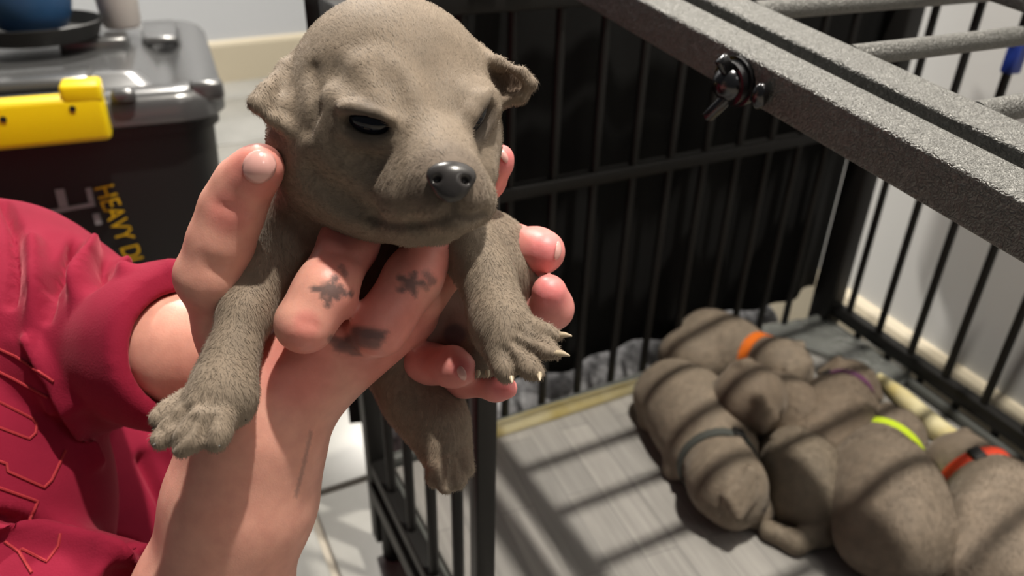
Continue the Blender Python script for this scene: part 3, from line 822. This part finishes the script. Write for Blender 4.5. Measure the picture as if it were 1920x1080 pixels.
# folds pressed into and raised from the cloth
px, py, dz = project(v)
fn_ = np.cross(v[q[:, 2]] - v[q[:, 0]], v[q[:, 3]] - v[q[:, 1]]); vn_ = np.zeros_like(v)
for k_ in range(4):
    for c_ in range(3): vn_[:, c_] += np.bincount(q[:, k_], fn_[:, c_], len(v))
vn_ /= np.linalg.norm(vn_, axis=1)[:, None] + 1e-12
facing = smooth01(-(vn_ * (v - CAM)).sum(1) / np.linalg.norm(v - CAM, axis=1), 0, .35)
def fold(pts, wpx, amp):
    d_ = seg_px(px, py, pts); L_ = np.hypot(px - pts[0][0], py - pts[0][1]); R_ = np.hypot(px - pts[-1][0], py - pts[-1][1])
    return 1.8 * amp * np.exp(-(d_ / wpx) ** 2) * facing
disp = np.zeros(len(v))
on_sleeve = smooth01(dz, .36 * S, .375 * S)
for pts, w_, a_f in ((((7, 373), (29, 424), (31, 500), (20, 570)), 9, -.004), (((140, 465), (118, 505), (95, 545), (88, 600)), 10, -.006), (((197, 510), (165, 560), (137, 641), (95, 712)), 11, -.008), (((200, 620), (170, 670), (120, 715)), 13, -.008),
                     (((272, 545), (262, 640), (246, 723), (222, 775)), 9, -.006), (((300, 640), (290, 720), (270, 790)), 8, -.004), (((60, 470), (75, 560), (50, 640)), 20, .005), (((165, 480), (150, 570), (115, 640)), 18, .006),
                     (((235, 500), (232, 600), (195, 690), (150, 745)), 17, .007), (((318, 505), (300, 620), (275, 720)), 15, .003), (((20, 640), (60, 690), (100, 760)), 12, .003)):
    disp += fold(pts, w_, a_f) * on_sleeve
for pts, w_, a_f in ((((-20, 965), (100, 985), (250, 1025)), 9, -.005), (((-20, 990), (100, 1010), (240, 1045)), 14, .004), (((60, 640), (130, 760), (175, 870)), 12, .003), (((300, 830), (360, 900), (420, 960)), 14, .005), (((270, 860), (310, 940), (330, 1010)), 12, -.005)):
    disp += fold(pts, w_, a_f)
v = v + vn_ * disp[:, None]
sh = np_mesh('sweatshirt', v, q, M['shirt'], person)
# stitched outlines of big block letters
tree = BVHTree.FromPolygons([Vector(p) for p in v], [tuple(map(int, f)) for f in q])
def stitched(pts, r=.00055, closed=False):
    dense = []
    for (x0, y0), (x1, y1) in zip(pts[:-1], pts[1:]):
        n = max(2, int(math.hypot(x1 - x0, y1 - y0) / 8)); dense += [(x0 + (x1 - x0) * i / n, y0 + (y1 - y0) * i / n) for i in range(n)]
    dense.append(pts[-1]); run = []
    for x, y in dense:
        h_ = tree.ray_cast(Vector(CAM), Vector(nrm(ray(x, y))))
        if h_[0] is not None:
            p = np.array(h_[0]) + np.array(h_[1]) * .0003
            if run and np.linalg.norm(p - run[-1]) > .02: break
            run.append(p)
    if len(run) > 2: MB().tube(run, r, 6).build('stitch_line', M['stitch'], sh, smooth=True)
for l in ([(-20, 646), (30, 668), (100, 715)], [(-20, 688), (30, 712), (90, 745)], [(-20, 745), (60, 785), (68, 795), (66, 812), (54, 823), (-20, 795)],
          [(-20, 858), (12, 870), (14, 884), (82, 914), (96, 900), (122, 845)], [(-20, 908), (70, 940), (56, 975)], [(10, 1016), (36, 1036), (42, 1030), (88, 1054), (110, 1024), (114, 1000)], [(36, 1036), (60, 1075)]):
    stitched(l)
M['trousers'] = material('dark_trousers', (.02, .02, .025), .85)
tr_pr = [s_ell(Z(P(-330, 1120, .62 * S), .13), (.19, .17, .13), k=.05)]
hip = Z(P(-330, 1120, .62 * S), .10)
tr_pr += s_chain([(hip + np.array([.08, .05, 0]), .085), (hip + np.array([.16, -.36, .02]), .07), (hip + np.array([-.05, -.42, -.03]), .055)], .03)
tr_pr += s_chain([(hip + np.array([-.08, -.02, 0]), .085), (hip + np.array([-.38, -.16, .02]), .07), (hip + np.array([-.10, -.34, -.03]), .055)], .03)
v, q = mesh_sdf(tr_pr, .008)
np_mesh('trousers', v, q, M['trousers'], person)

# ------------------------------------------------------------------ the held puppy
held = empty('puppy', P(720, 500, .33 * S), 'grey-brown puppy with half-open dark eyes held up in two hands', 'puppy')
M['eye'] = material('dark_eye', (.003, .004, .010), .07, spec=.45)
M['nose'] = material('wet_nose_leather', (.035, .032, .032), .28, spec=.5)
M['claw'] = material('pale_claw', (.55, .45, .32), .35)
M['dark_claw'] = material('dark_claw', (.06, .05, .04), .4)
head = []
head += [NE(735, 196, .300, 192, 196, 180, .010, -4)]
head += [s_ball(*N(615, 290, .300, 98), k=.016), s_ball(*N(672, 335, .289, 92), k=.016), s_ball(*N(742, 362, .280, 84), k=.014)]
head += [s_ball(*N(862, 275, .300, 64), k=.014), s_ball(*N(880, 330, .285, 46), k=.012)]
head += chain([(790, 235, .280, 46), (822, 290, .262, 46), (840, 322, .250, 44)], .012)
head += [s_ball(*N(812, 362, .258, 72), k=.010), s_ball(*N(852, 372, .248, 58), k=.008)]
head += [s_ball(*N(775, 385, .262, 54), k=.008), s_ball(*N(893, 380, .260, 34), k=.008)]
head += [s_ball(*N(822, 418, .262, 36), k=.006), s_ball(*N(770, 420, .272, 34), k=.008)]
head += chain([(640, 196, .268, 26), (700, 188, .262, 30), (740, 205, .262, 26)], .014)
head += chain([(880, 190, .272, 22), (912, 190, .280, 18)], .012)
head += chain([(590, 250, .290, 40), (640, 262, .274, 30)], .014)
# mouth line and nose furrow
def groove(prims, pts, rpx, d=.26, k=.002, lift=.0):
    o = []
    for q_ in pts:
        h_, n_, ok = march(prims, *q_)
        if ok: o.append((h_ + n_ * lift, rpx * d * S / F))
    return s_chain(o, k, 'sub') if len(o) > 1 else []
mouth = groove(head, [(852, 372), (852, 404), (826, 416), (780, 424), (735, 424), (695, 412)], 4.5, k=.004) + groove(head, [(852, 402), (880, 410), (906, 402)], 5.0, k=.004)
wr = groove(head, [(610, 130), (660, 150), (702, 178)], 4, k=.008, lift=.0004) + groove(head, [(700, 120), (735, 150), (752, 190)], 4, k=.008, lift=.0006) + groove(head, [(590, 330), (640, 372), (690, 398)], 6, k=.008, lift=.0004)
eyes = []
for (ex, ey), (rx, ry), sl_a in (((688, 235), (44, 21), 6), ((902, 224), (46, 26), -8)):
    h_, n_, ok = march(head, ex, ey)
    eyes.append((h_, n_, rx, ry, sl_a))
lids = []
sock = []
for (h_, n_, rx, ry, a_s) in eyes:
    s = .265 * S / F; r = math.radians(a_s)
    ax = C2W[:, 0] * math.cos(r) + C2W[:, 1] * math.sin(r); ax = nrm(ax - n_ * (ax @ n_)); ay = np.cross(n_, ax)
    if ay @ C2W[:, 1] < 0: ay = -ay
    lids += s_chain([(h_ + ax * x * rx * s + ay * (-ry * 1.1 - 8 * (1 - x * x)) * s - n_ * .0006, (7 if abs(x) < .9 else 5) * s * (1 if rx < 45 else .5)) for x in (-1, -.4, .3, 1)], .005)
    lids += s_chain([(h_ + ax * x * rx * s + ay * (ry * 1.0 + 8 * (1 - x * x)) * s - n_ * .0010, (6 if abs(x) < .9 else 4) * s * (1 if rx < 45 else .5)) for x in (-1, -.3, .4, 1)], .005)
    sock.append(s_ell(h_, (rx * s, ry * s, .0035), np.stack([ax, ay, n_]), .0015, 'sub'))
head_all = head + mouth + wr + lids + sock
ear = []
# ear at the left of the head, folded over; ear at the right, sticking out with its hollow forward
def T3(a, b, c, r, k=.003): return s_tri(P(a[0], a[1], a[2] * S), P(b[0], b[1], b[2] * S), P(c[0], c[1], c[2] * S), r, k)
ear += [T3((582, 100, .300), (480, 192, .268), (552, 205, .276), .0018, .004), T3((480, 192, .270), (552, 205, .276), (550, 244, .272), .0018), T3((582, 100, .300), (552, 205, .276), (592, 190, .290), .0020, .004)]
ear += chain([(585, 100, .300, 14), (535, 128, .284, 11), (498, 168, .272, 9), (480, 196, .266, 8), (510, 224, .268, 8), (548, 246, .271, 9)], .003)
ear += groove(head, [(583, 128), (588, 165), (588, 205), (575, 245)], 9, k=.003)
ear += [T3((890, 105, .300), (985, 150, .296), (952, 156, .300), .0022, .005), T3((890, 105, .300), (952, 156, .300), (915, 195, .302), .0018, .005), T3((985, 150, .296), (955, 160, .306), (975, 182, .296), .0018), T3((955, 160, .306), (975, 182, .296), (925, 196, .298), .0018)]
ear += chain([(885, 108, .300, 16), (935, 118, .292, 9.5), (980, 138, .287, 8.5), (997, 158, .287, 8), (980, 182, .290, 7), (930, 196, .294, 9)], .003)
torso_p = []
torso_p += chain([(680, 400, .335, 110), (660, 470, .345, 118), (740, 500, .358, 120), (850, 500, .362, 112), (895, 505, .362, 104)], .012)
torso_p += chain([(820, 540, .352, 95), (800, 590, .352, 92), (760, 640, .356, 84)], .012)
torso_p += chain([(930, 475, .350, 62), (950, 510, .346, 50), (955, 560, .345, 36)], .008)
torso_p += chain([(560, 430, .315, 75), (520, 470, .310, 60)], .012)
# right foreleg (image left)
leg1 = chain([(528, 455, .310, 54), (497, 510, .302, 49), (460, 590, .290, 44), (434, 670, .280, 43), (420, 725, .273, 48)], .006)
paw1 = chain([(415, 735, .271, 52), (388, 768, .266, 46)], .008) + [s_ball(*N(430, 758, .270, 40), k=.006)]
toes1 = [((352, 752, .268, 26), (318, 772, .264, 23), (298, 784, .261, 19)), ((355, 776, .262, 27), (322, 808, .258, 24), (302, 824, .256, 20)), ((378, 790, .258, 30), (354, 824, .254, 27), (342, 838, .253, 21)), ((412, 788, .260, 30), (406, 816, .257, 27), (404, 828, .256, 20))]
for t in toes1: paw1 += chain(list(t), .0012)
paw1 += chain([(445, 745, .272, 22), (456, 778, .270, 13)], .002)
paw1 += groove(paw1, [(300, 806), (325, 786), (350, 768)], 7, k=.0015) + groove(paw1, [(320, 838), (342, 812), (362, 786)], 7, k=.0015) + groove(paw1, [(374, 846), (382, 815), (390, 785)], 7, k=.0015)
# left foreleg (image right)
leg2 = chain([(850, 450, .325, 62), (885, 470, .312, 52), (912, 520, .304, 48), (930, 580, .296, 46), (945, 620, .290, 48)], .006)
paw2 = chain([(942, 622, .289, 46), (952, 645, .285, 40)], .008)
toes2 = [((985, 612, .286, 24), (1025, 624, .281, 17), (1046, 630, .279, 11)), ((980, 636, .282, 25), (1024, 655, .276, 19), (1044, 663, .274, 12)), ((962, 660, .280, 27), (996, 692, .274, 21), (1008, 700, .273, 14)), ((935, 660, .282, 28), (946, 692, .277, 22), (950, 704, .276, 16))]
for t in toes2: paw2 += chain(list(t), .0012)
paw2 += groove(paw2, [(1032, 643), (1000, 630), (975, 620)], 6, k=.0015) + groove(paw2, [(1018, 678), (990, 656), (965, 640)], 6, k=.0015) + groove(paw2, [(976, 708), (962, 680), (950, 655)], 6, k=.0015)
# hind legs
leg3 = chain([(755, 680, .352, 74), (790, 745, .345, 66), (822, 800, .338, 52), (838, 850, .333, 42)], .008)
paw3 = chain([(838, 850, .332, 40), (845, 872, .330, 34)], .005)
toes3 = [((820, 868, .326, 20), (816, 896, .320, 18), (815, 902, .319, 13)), ((838, 876, .322, 22), (836, 906, .316, 19), (836, 912, .315, 14)), ((858, 872, .323, 20), (858, 900, .318, 18), (858, 905, .317, 13)), ((870, 856, .326, 17), (876, 880, .322, 15))]
for t in toes3: paw3 += chain(list(t), .0012)
paw3 += groove(paw3, [(826, 912), (828, 890), (832, 868)], 7, d=.32, k=.0015) + groove(paw3, [(847, 912), (848, 890), (848, 868)], 7, d=.32, k=.0015) + groove(paw3, [(867, 900), (866, 882), (864, 862)], 6, d=.32, k=.0015)
leg4 = chain([(870, 560, .345, 48), (890, 620, .332, 34), (895, 655, .322, 31)], .006)
toes4 = [((890, 660, .318, 18), (880, 692, .312, 13)), ((900, 660, .316, 18), (897, 695, .311, 13)), ((912, 658, .317, 18), (914, 695, .311, 13)), ((922, 655, .318, 16), (930, 694, .313, 11))]
for t in toes4: leg4 += chain(list(t), .002)
scrot = [s_ball(*N(852, 625, .330, 22), k=.003)]
pup_prims = head + lids + mouth + wr + sock + ear
limb = torso_p + scrot + leg1 + paw1 + leg2 + paw2 + leg3 + paw3 + leg4
allp = head + ear + lids + limb + mouth + wr + sock
v, q = mesh_sdf(allp, .00078, 1)
px, py, dz = project(v)
FUR = np.array([.245, .195, .148])
tint = np.tile(FUR, (len(v), 1))
onhead = sdf_at(head, v) < .003
w = np.zeros(len(v))
for (h_, n_, rx, ry, a_s) in eyes:
    dd = np.linalg.norm(v - h_, axis=1); w = np.maximum(w, 1 - smooth01(dd, .005, .0085))
tint = shade(tint, (.07, .055, .045), w * .75)
nose_c, nose_n, _ = march(head, 846, 333)
w = (1 - smooth01(np.linalg.norm(v - nose_c, axis=1), .008, .016)) * onhead
tint = shade(tint, (.13, .10, .08), w * .6)
dm = np.minimum(seg_px(px, py, [(852, 404), (826, 416), (780, 424), (735, 424), (695, 412)]), seg_px(px, py, [(852, 372), (852, 402), (880, 410), (906, 402)]))
tint = shade(tint, (.05, .04, .035), (1 - smooth01(dm, 3, 11)) * onhead * (dz < .28 * S) * .6)
w = (1 - smooth01(np.minimum(np.hypot(px - 835, py - 590), np.hypot(px - 812, py - 605)), 30, 70)) * (dz > .3 * S) * (px < 885)
tint = shade(tint, (.42, .25, .22), w * .6)
inn = (1 - smooth01(np.hypot((px - 945), (py - 155) * 1.3), 22, 50)) * (sdf_at(ear, v) < .002) * (px > 900)
tint = shade(tint, (.15, .10, .075), inn * .7)
w = (1 - smooth01(np.hypot(px - 852, py - 628), 15, 28)) * (dz > .3 * S)
tint = shade(tint, (.13, .11, .115), w)
pb = np_mesh('body', v, q, M['fur'], held, color=tint)
# short coat: strands grown from the skin, combed back from the nose and down the limbs
def coat(name, v, q, tint, keep, flow, count, length, parent, seed=1, width=.00007):
    r = np.random.default_rng(seed)
    fn = np.cross(v[q[:, 2]] - v[q[:, 0]], v[q[:, 3]] - v[q[:, 1]]); ar = np.linalg.norm(fn, axis=1) * .5
    vn = np.zeros_like(v)
    for k in range(4):
        for c_ in range(3): vn[:, c_] += np.bincount(q[:, k], fn[:, c_], len(v))
    vn /= np.linalg.norm(vn, axis=1)[:, None] + 1e-12
    w = ar * keep[q].min(1); f_ = r.choice(len(q), count, p=w / w.sum())
    a, b = r.random(count)[:, None], r.random(count)[:, None]; Q = q[f_]
    def lerp(x): return (x[Q[:, 0]] * (1 - a) + x[Q[:, 1]] * a) * (1 - b) + (x[Q[:, 3]] * (1 - a) + x[Q[:, 2]] * a) * b
    p, n, c, fl_ = lerp(v), lerp(vn), lerp(tint), lerp(flow)
    n /= np.linalg.norm(n, axis=1)[:, None]
    fl_ = fl_ + .25 * r.normal(size=p.shape); t_ = fl_ - n * (fl_ * n).sum(1)[:, None]; t_ /= np.linalg.norm(t_, axis=1)[:, None] + 1e-9
    L = (length * (.6 + .8 * r.random(count)))[:, None]
    sd_ = np.cross(n, t_)
    m1 = p + t_ * L * .5 + n * L * .26; e1 = p + t_ * L + n * L * .34
    W = width * (.7 + .6 * r.random(count))[:, None]
    vv = np.stack([p - sd_ * W - n * .0001, p + sd_ * W - n * .0001, m1 - sd_ * W * .7, m1 + sd_ * W * .7, e1], 1).reshape(-1, 3)
    i0 = np.arange(count) * 5
    ff = [f for i in i0.tolist() for f in ((i, i + 2, i + 3, i + 1), (i + 2, i + 4, i + 3))]
    o = link_mesh(name, vv, ff, M['hair'], parent)
    g_ = .88 + .3 * r.random(count)
    cc = np.repeat(np.concatenate([c * g_[:, None], np.ones((count, 1))], 1), 5, 0)
    at = o.data.color_attributes.new('tint', 'FLOAT_COLOR', 'POINT'); at.data.foreach_set('color', cc.astype(np.float32).ravel())
    o.data.normals_split_custom_set_from_vertices(np.repeat(n, 5, 0).tolist())
    return tag(o, kind='stuff')
keep = np.ones(len(v))
for (h_, n_, rx, ry, a_s) in eyes: keep *= smooth01(np.linalg.norm(v - h_, axis=1), .0045, .007)
keep *= smooth01(np.linalg.norm(v - nose_c, axis=1), .004, .008)
keep *= 1 - .97 * (1 - smooth01(np.hypot(px - 825, py - 600), 40, 75)) * (dz > .3 * S) * (px < 880)
flow = np.where(onhead[:, None], v - nose_c, np.array([0, 0, -1.0]) * .05 + 0 * v); flow /= np.linalg.norm(flow, axis=1)[:, None] + 1e-9
coat('coat', v, q, tint, keep, flow, 130000, .0013, held)
for (h_, n_, rx, ry, a_s) in eyes:
    s = .265 * S / F; r = math.radians(a_s)
    ax = C2W[:, 0] * math.cos(r) + C2W[:, 1] * math.sin(r); ax = nrm(ax - n_ * (ax @ n_)); ay = np.cross(n_, ax)
    MB().ell(h_ - n_ * .0040, ax * rx * s * 1.1, ay * ry * s * 1.35, n_ * .0044, 20, 12).build('eye', M['eye'], held, smooth=True)
# nose leather with two nostrils
ns = .245 * S / F
nx = nrm(C2W[:, 0] - nose_n * (C2W[:, 0] @ nose_n)); ny = np.cross(nose_n, nx)
if ny @ C2W[:, 1] < 0: ny = -ny
npr = [s_ell(nose_c + nose_n * .0006 - ny * 2 * ns, (46 * ns, 27 * ns, 22 * ns), np.stack([nx, ny, nose_n]), .002), s_ell(nose_c + nose_n * .0004 + ny * 18 * ns, (31 * ns, 31 * ns, 18 * ns), np.stack([nx, ny, nose_n]), .003)]
for sx in (-1, 1): npr.append(s_ell(nose_c + nose_n * 18 * ns + nx * sx * 25 * ns + ny * 11 * ns, (8 * ns, 6 * ns, 12 * ns), np.stack([nx, ny, nose_n]), .001, 'sub'))
v, q = mesh_sdf(npr, .0005, 1)
np_mesh('nose', v, q, M['nose'], held)
def claw(a, b, r, mat): MB().tube([P(a[0], a[1], a[2] * S), P((a[0] * .5 + b[0] * .5), (a[1] * .5 + b[1] * .5) - 1.5, (a[2] + b[2]) / 2 * S), P(b[0], b[1], b[2] * S)], [r, r * .8, r * .25], 8).build('claw', mat, held, smooth=True)
for a, b, m_ in (((1044, 628, .279), (1072, 630, .276), 'claw'), ((1042, 662, .273), (1068, 667, .270), 'claw'), ((1010, 698, .272), (1012, 714, .268), 'claw'), ((957, 704, .275), (960, 718, .272), 'claw'),
                 ((300, 828, .255), (286, 836, .252), 'dark_claw'), ((346, 838, .252), (340, 852, .250), 'dark_claw'), ((404, 828, .255), (412, 838, .253), 'dark_claw'), ((454, 778, .269), (462, 788, .267), 'dark_claw'), ((298, 798, .261), (285, 806, .259), 'dark_claw'),
                 ((880, 694, .310), (877, 706, .307), 'claw'), ((897, 697, .309), (896, 708, .307), 'claw'), ((914, 697, .309), (915, 708, .307), 'claw'), ((930, 695, .311), (932, 705, .309), 'claw'),
                 ((822, 896, .323), (820, 906, .321), 'dark_claw'), ((840, 903, .320), (838, 913, .318), 'dark_claw'), ((862, 893, .322), (863, 904, .320), 'dark_claw')):
    claw(a, b, .0011, M[m_])

# ------------------------------------------------------------------ sleeping puppies
def G(px, py, h): return at_z(px, py, ZM + h)
M['closed'] = material('closed_eyelid_line', (.03, .024, .02), .6)
M['pink_nose'] = material('dark_pink_nose', (.12, .06, .06), .4)
def add_head(c, r, fwd, up, ears=1.0, scale_muzzle=1.0):
    """head prims: c centre, r radius, fwd where the muzzle points, up the crown"""
    f = nrm(fwd); u = nrm(np.asarray(up) - f * np.dot(up, f)); s = np.cross(f, u)
    L = lambda x, y, z: c + r * (s * x + f * y + u * z)
    pr = [s_ell(c, (r * .98, r * 1.02, r * .92), np.stack([s, f, u]), .010)]
    pr += s_chain([(L(0, .55, -.18), r * .56), (L(0, 1.02 * scale_muzzle, -.28), r * .43)], .010)
    for x in (-1, 1):
        pr += [s_ball(L(.40 * x, .35, -.30), r * .52, .010), s_ball(L(.20 * x, .98 * scale_muzzle, -.40), r * .29, .005)]
        pr += [s_tri(L(.58 * x, -.10, .86), L(1.0 * x, -.42, .20), L(1.12 * x, .02 * ears, -.02), r * .13, .004), s_tri(L(.58 * x, -.10, .86), L(.88 * x, .16, .40), L(1.12 * x, .02 * ears, -.02), r * .13, .004)]
    eyes_ = [(L(.42 * x, .72, .12), nrm(s * .45 * x + f * .8 + u * .25)) for x in (-1, 1)]
    nose_ = L(0, 1.02 * scale_muzzle, -.28) + f * r * .40 + u * r * .10
    return pr, eyes_, nose_, f, s, u
FURS = [(.235, .19, .145), (.215, .172, .132), (.20, .155, .115), (.225, .185, .14)]
def pup(label, spine, head_c, head_r, muzzle_to, crown=(0, 0, 1), legs=(), tail=None, collar=None, tint=0, head_h=None, neck_r=None, ears=1.0, lift=0.0, sm=1.0, closed=True):
    """spine: (px, py, radius in m) rump to shoulders; head_c/muzzle_to: pixels; legs: ((px, py, h, r), ...) chains"""
    sp_ = [(G(x, y, r * .86 + lift), r) for x, y, r in spine]
    base = np.mean([p for p, r in sp_], 0); base[2] = ZM + lift
    root = empty('puppy', base, label, 'puppy')
    pr = s_chain(sp_, .022)
    for i_, (a_i, b_i) in ((0, (0, 1)), (len(sp_) - 1, (len(sp_) - 2, len(sp_) - 1))):
        dv = nrm(sp_[b_i][0] - sp_[a_i][0]); sv = nrm(np.cross(dv, (0, 0, 1)))
        for sg in (-1, 1): pr.append(s_ball(sp_[i_][0] + sv * sg * sp_[i_][1] * .5 + np.array([0, 0, -.1 * sp_[i_][1]]), sp_[i_][1] * .72, .010))
    hh = head_r * .9 + lift if head_h is None else head_h
    hc = G(head_c[0], head_c[1], hh); mz = G(*muzzle_to)
    nr = neck_r or head_r * .78
    pr += s_chain([(sp_[-1][0], min(sp_[-1][1], nr * 1.15)), (hc, nr)], .014)
    hp, ey, no, f, s, u = add_head(hc, head_r, mz - hc, crown, ears, sm)
    pr += hp
    for lg in legs: pr += s_chain([(G(x, y, h), r) for x, y, h, r in lg], .007)
    if tail: pr += s_chain([(G(x, y, h), r) for x, y, h, r in tail], .004)
    v, q = mesh_sdf(pr, .0024, 2)
    v[:, 2] = np.maximum(v[:, 2], ZM + .0005)
    c = np.tile(np.array(FURS[tint]), (len(v), 1))
    w = 1 - smooth01(np.linalg.norm(v - no, axis=1), head_r * .2, head_r * .55); c = shade(c, (.10, .08, .065), w * .7)
    np_mesh('body', v, q, M['fur'], root, color=c)
    fl_dir = np.where((sdf_at(hp, v) < .004)[:, None], v - no, np.tile(sp_[0][0] - sp_[-1][0], (len(v), 1))); fl_dir /= np.linalg.norm(fl_dir, axis=1)[:, None] + 1e-9
    coat('coat', v, q, c, smooth01(np.linalg.norm(v - no, axis=1), .005, .01) * (v[:, 2] > ZM + .004), fl_dir, 14000, .0030, root, 3 + len(label), .00016)
    for p, n in ey:
        h0 = p + n * .02; t = 0
        for _ in range(30):
            d = sdf_at(pr, h0 - n * t)[0]; t += d * .8
            if d < 1e-4: break
        e = h0 - n * t; sd_ = nrm(s - n * (s @ n)); uu = np.cross(n, sd_)
        MB().tube([e + sd_ * x * head_r * .2 - uu * (1 - x * x) * head_r * .05 * (1 if uu @ u > 0 else -1) for x in np.linspace(-1, 1, 7)], head_r * .035, 6).build('eyelid', M['closed'], root, smooth=True)
    MB().ell(no, s * head_r * .19, f * head_r * .10, u * head_r * .14, 14, 8).build('nose', M['nose'], root, smooth=True)
    if collar:
        a, b, tc, tr_, mat, lab = collar
        ca_ = sp_[-1][0] * (1 - tc) + hc * tc; ax = nrm(hc - sp_[-1][0])
        s2 = nrm(np.cross(ax, (0, 0, 1))); u2 = np.cross(s2, ax)
        pts = []
        for t in np.linspace(0, 2 * math.pi, 33)[:-1]:
            dr = math.cos(t) * s2 + math.sin(t) * u2; t_r = .0
            o = ca_ + dr * .08
            for _ in range(40):
                d = sdf_at(pr, o - dr * t_r)[0]; t_r += d * .85
                if d < 1e-4 or t_r > .08: break
            pts.append(o - dr * min(t_r, .078))
        m = MB(); n = len(pts); vv = []; ff = []
        for p in pts:
            dr = nrm(p - ca_); 
            for k in (-1, 1):
                for e2 in (-.0008, .0016): vv.append(p + ax * k * tr_ + dr * e2)
        for i in range(n):
            j = (i + 1) % n; a0, b0 = i * 4, j * 4
            for x, y in ((0, 1), (1, 3), (3, 2), (2, 0)): ff.append((a0 + x, a0 + y, b0 + y, b0 + x))
        for p_ in vv: p_[2] = max(p_[2], ZM + .001)
        o = m.add(vv, ff).build('collar', mat, root, smooth=True); o['label'] = lab
        bk = max(range(n), key=lambda i: pts[i][2] - .25 * abs(i - n / 4) * .001)
        bk = (bk + a) % n; dr = nrm(pts[bk] - ca_); tg = nrm(np.cross(dr, ax))
        MB().frame_box(pts[bk] + dr * .0022, tg * .0055, ax * tr_ * 1.1, dr * .0022).build('buckle', M['black_nylon'], o, bevel=.001)
    return root, pr
M['black_nylon'] = material('black_buckle', (.01, .01, .01), .5)
M['orange'] = material('orange_collar', (.75, .16, .01), .6)
M['lime'] = material('lime_collar', (.55, .72, .02), .55)
M['red'] = material('red_collar', (.75, .06, .02), .55)
M['purple'] = material('purple_collar', (.12, .03, .10), .6)
M['greyc'] = material('grey_collar', (.06, .065, .06), .7)
pup('sleeping puppy with a bright orange collar at the far end of the heap',
    [(1292, 668, .029), (1330, 640, .032), (1372, 655, .034)], (1468, 690), .031, (1512, 752, .012), (.2, .1, 1), head_h=.048, lift=.004,
    legs=[[(1285, 690, .02, .012), (1270, 715, .008, .008)]], collar=(6, 0, .52, .0062, M['orange'], 'bright orange nylon collar'), tint=0, neck_r=.025)
pup('sleeping puppy with a purple collar, head turned away beside the clear liner',
    [(1530, 838, .034), (1560, 800, .036), (1572, 765, .034)], (1592, 722), .028, (1630, 690, .02), legs=[[(1600, 775, .02, .011), (1620, 765, .008, .009)]],
    collar=(5, 0, .55, .005, M['purple'], 'dark purple collar'), tint=2)
pup('sleeping puppy facing the lens with its chin across the back of the grey collared puppy',
    [(1500, 800, .030), (1470, 780, .034), (1440, 762, .034)], (1404, 742), .031, (1338, 762, .060), (.05, -.35, 1), head_h=.072, lift=.006,
    legs=[[(1440, 800, .03, .012), (1428, 815, .012, .010)]], tint=2, neck_r=.027)
pup('sleeping puppy with a dull grey collar beside the open mat',
    [(1262, 735, .034), (1288, 765, .038), (1312, 805, .037), (1338, 842, .034)], (1362, 905), .035, (1450, 950, .014), (0, .1, 1), head_h=.038, sm=1.12,
    legs=[[(1228, 760, .02, .016), (1215, 790, .010, .010)], [(1272, 850, .018, .013), (1262, 880, .009, .010)]], tail=[(1225, 725, .02, .007), (1205, 745, .008, .004)],
    collar=(2, 0, .46, .006, M['greyc'], 'dull grey collar'), tint=0, neck_r=.029)
pup('small curled puppy between the grey and lime collared ones, hind leg curved round',
    [(1524, 930, .029), (1506, 890, .032), (1494, 856, .029)], (1480, 832), .025, (1440, 812, .02), legs=[[(1550, 955, .02, .016), (1545, 1000, .010, .010), (1492, 1018, .008, .009), (1442, 995, .008, .009)], [(1470, 925, .02, .012), (1460, 955, .009, .009)]],
    tint=3)
pup('large puppy with a lime yellow collar sleeping belly down, head away',
    [(1684, 1005, .040), (1668, 955, .043), (1652, 905, .040), (1640, 866, .033)], (1674, 818), .028, (1738, 812, .015), (0, 0, 1),
    legs=[[(1610, 990, .02, .017), (1590, 1010, .010, .012)], [(1735, 985, .022, .015), (1760, 985, .010, .011)], [(1735, 905, .02, .013), (1762, 925, .009, .009)]],
    collar=(4, 0, .34, .006, M['lime'], 'lime yellow collar'), tint=1, neck_r=.027)
pup('puppy with a red collar resting against the lime collared one',
    [(1905, 1085, .043), (1895, 1020, .045), (1886, 965, .039), (1866, 932, .033)], (1804, 872), .029, (1758, 868, .02), (0, 0, 1),
    legs=[[(1830, 960, .02, .013), (1800, 975, .010, .010)], [(1830, 1075, .02, .016), (1808, 1065, .010, .011)]],
    collar=(2, 0, .45, .006, M['red'], 'bright red collar'), tint=1, neck_r=.028)
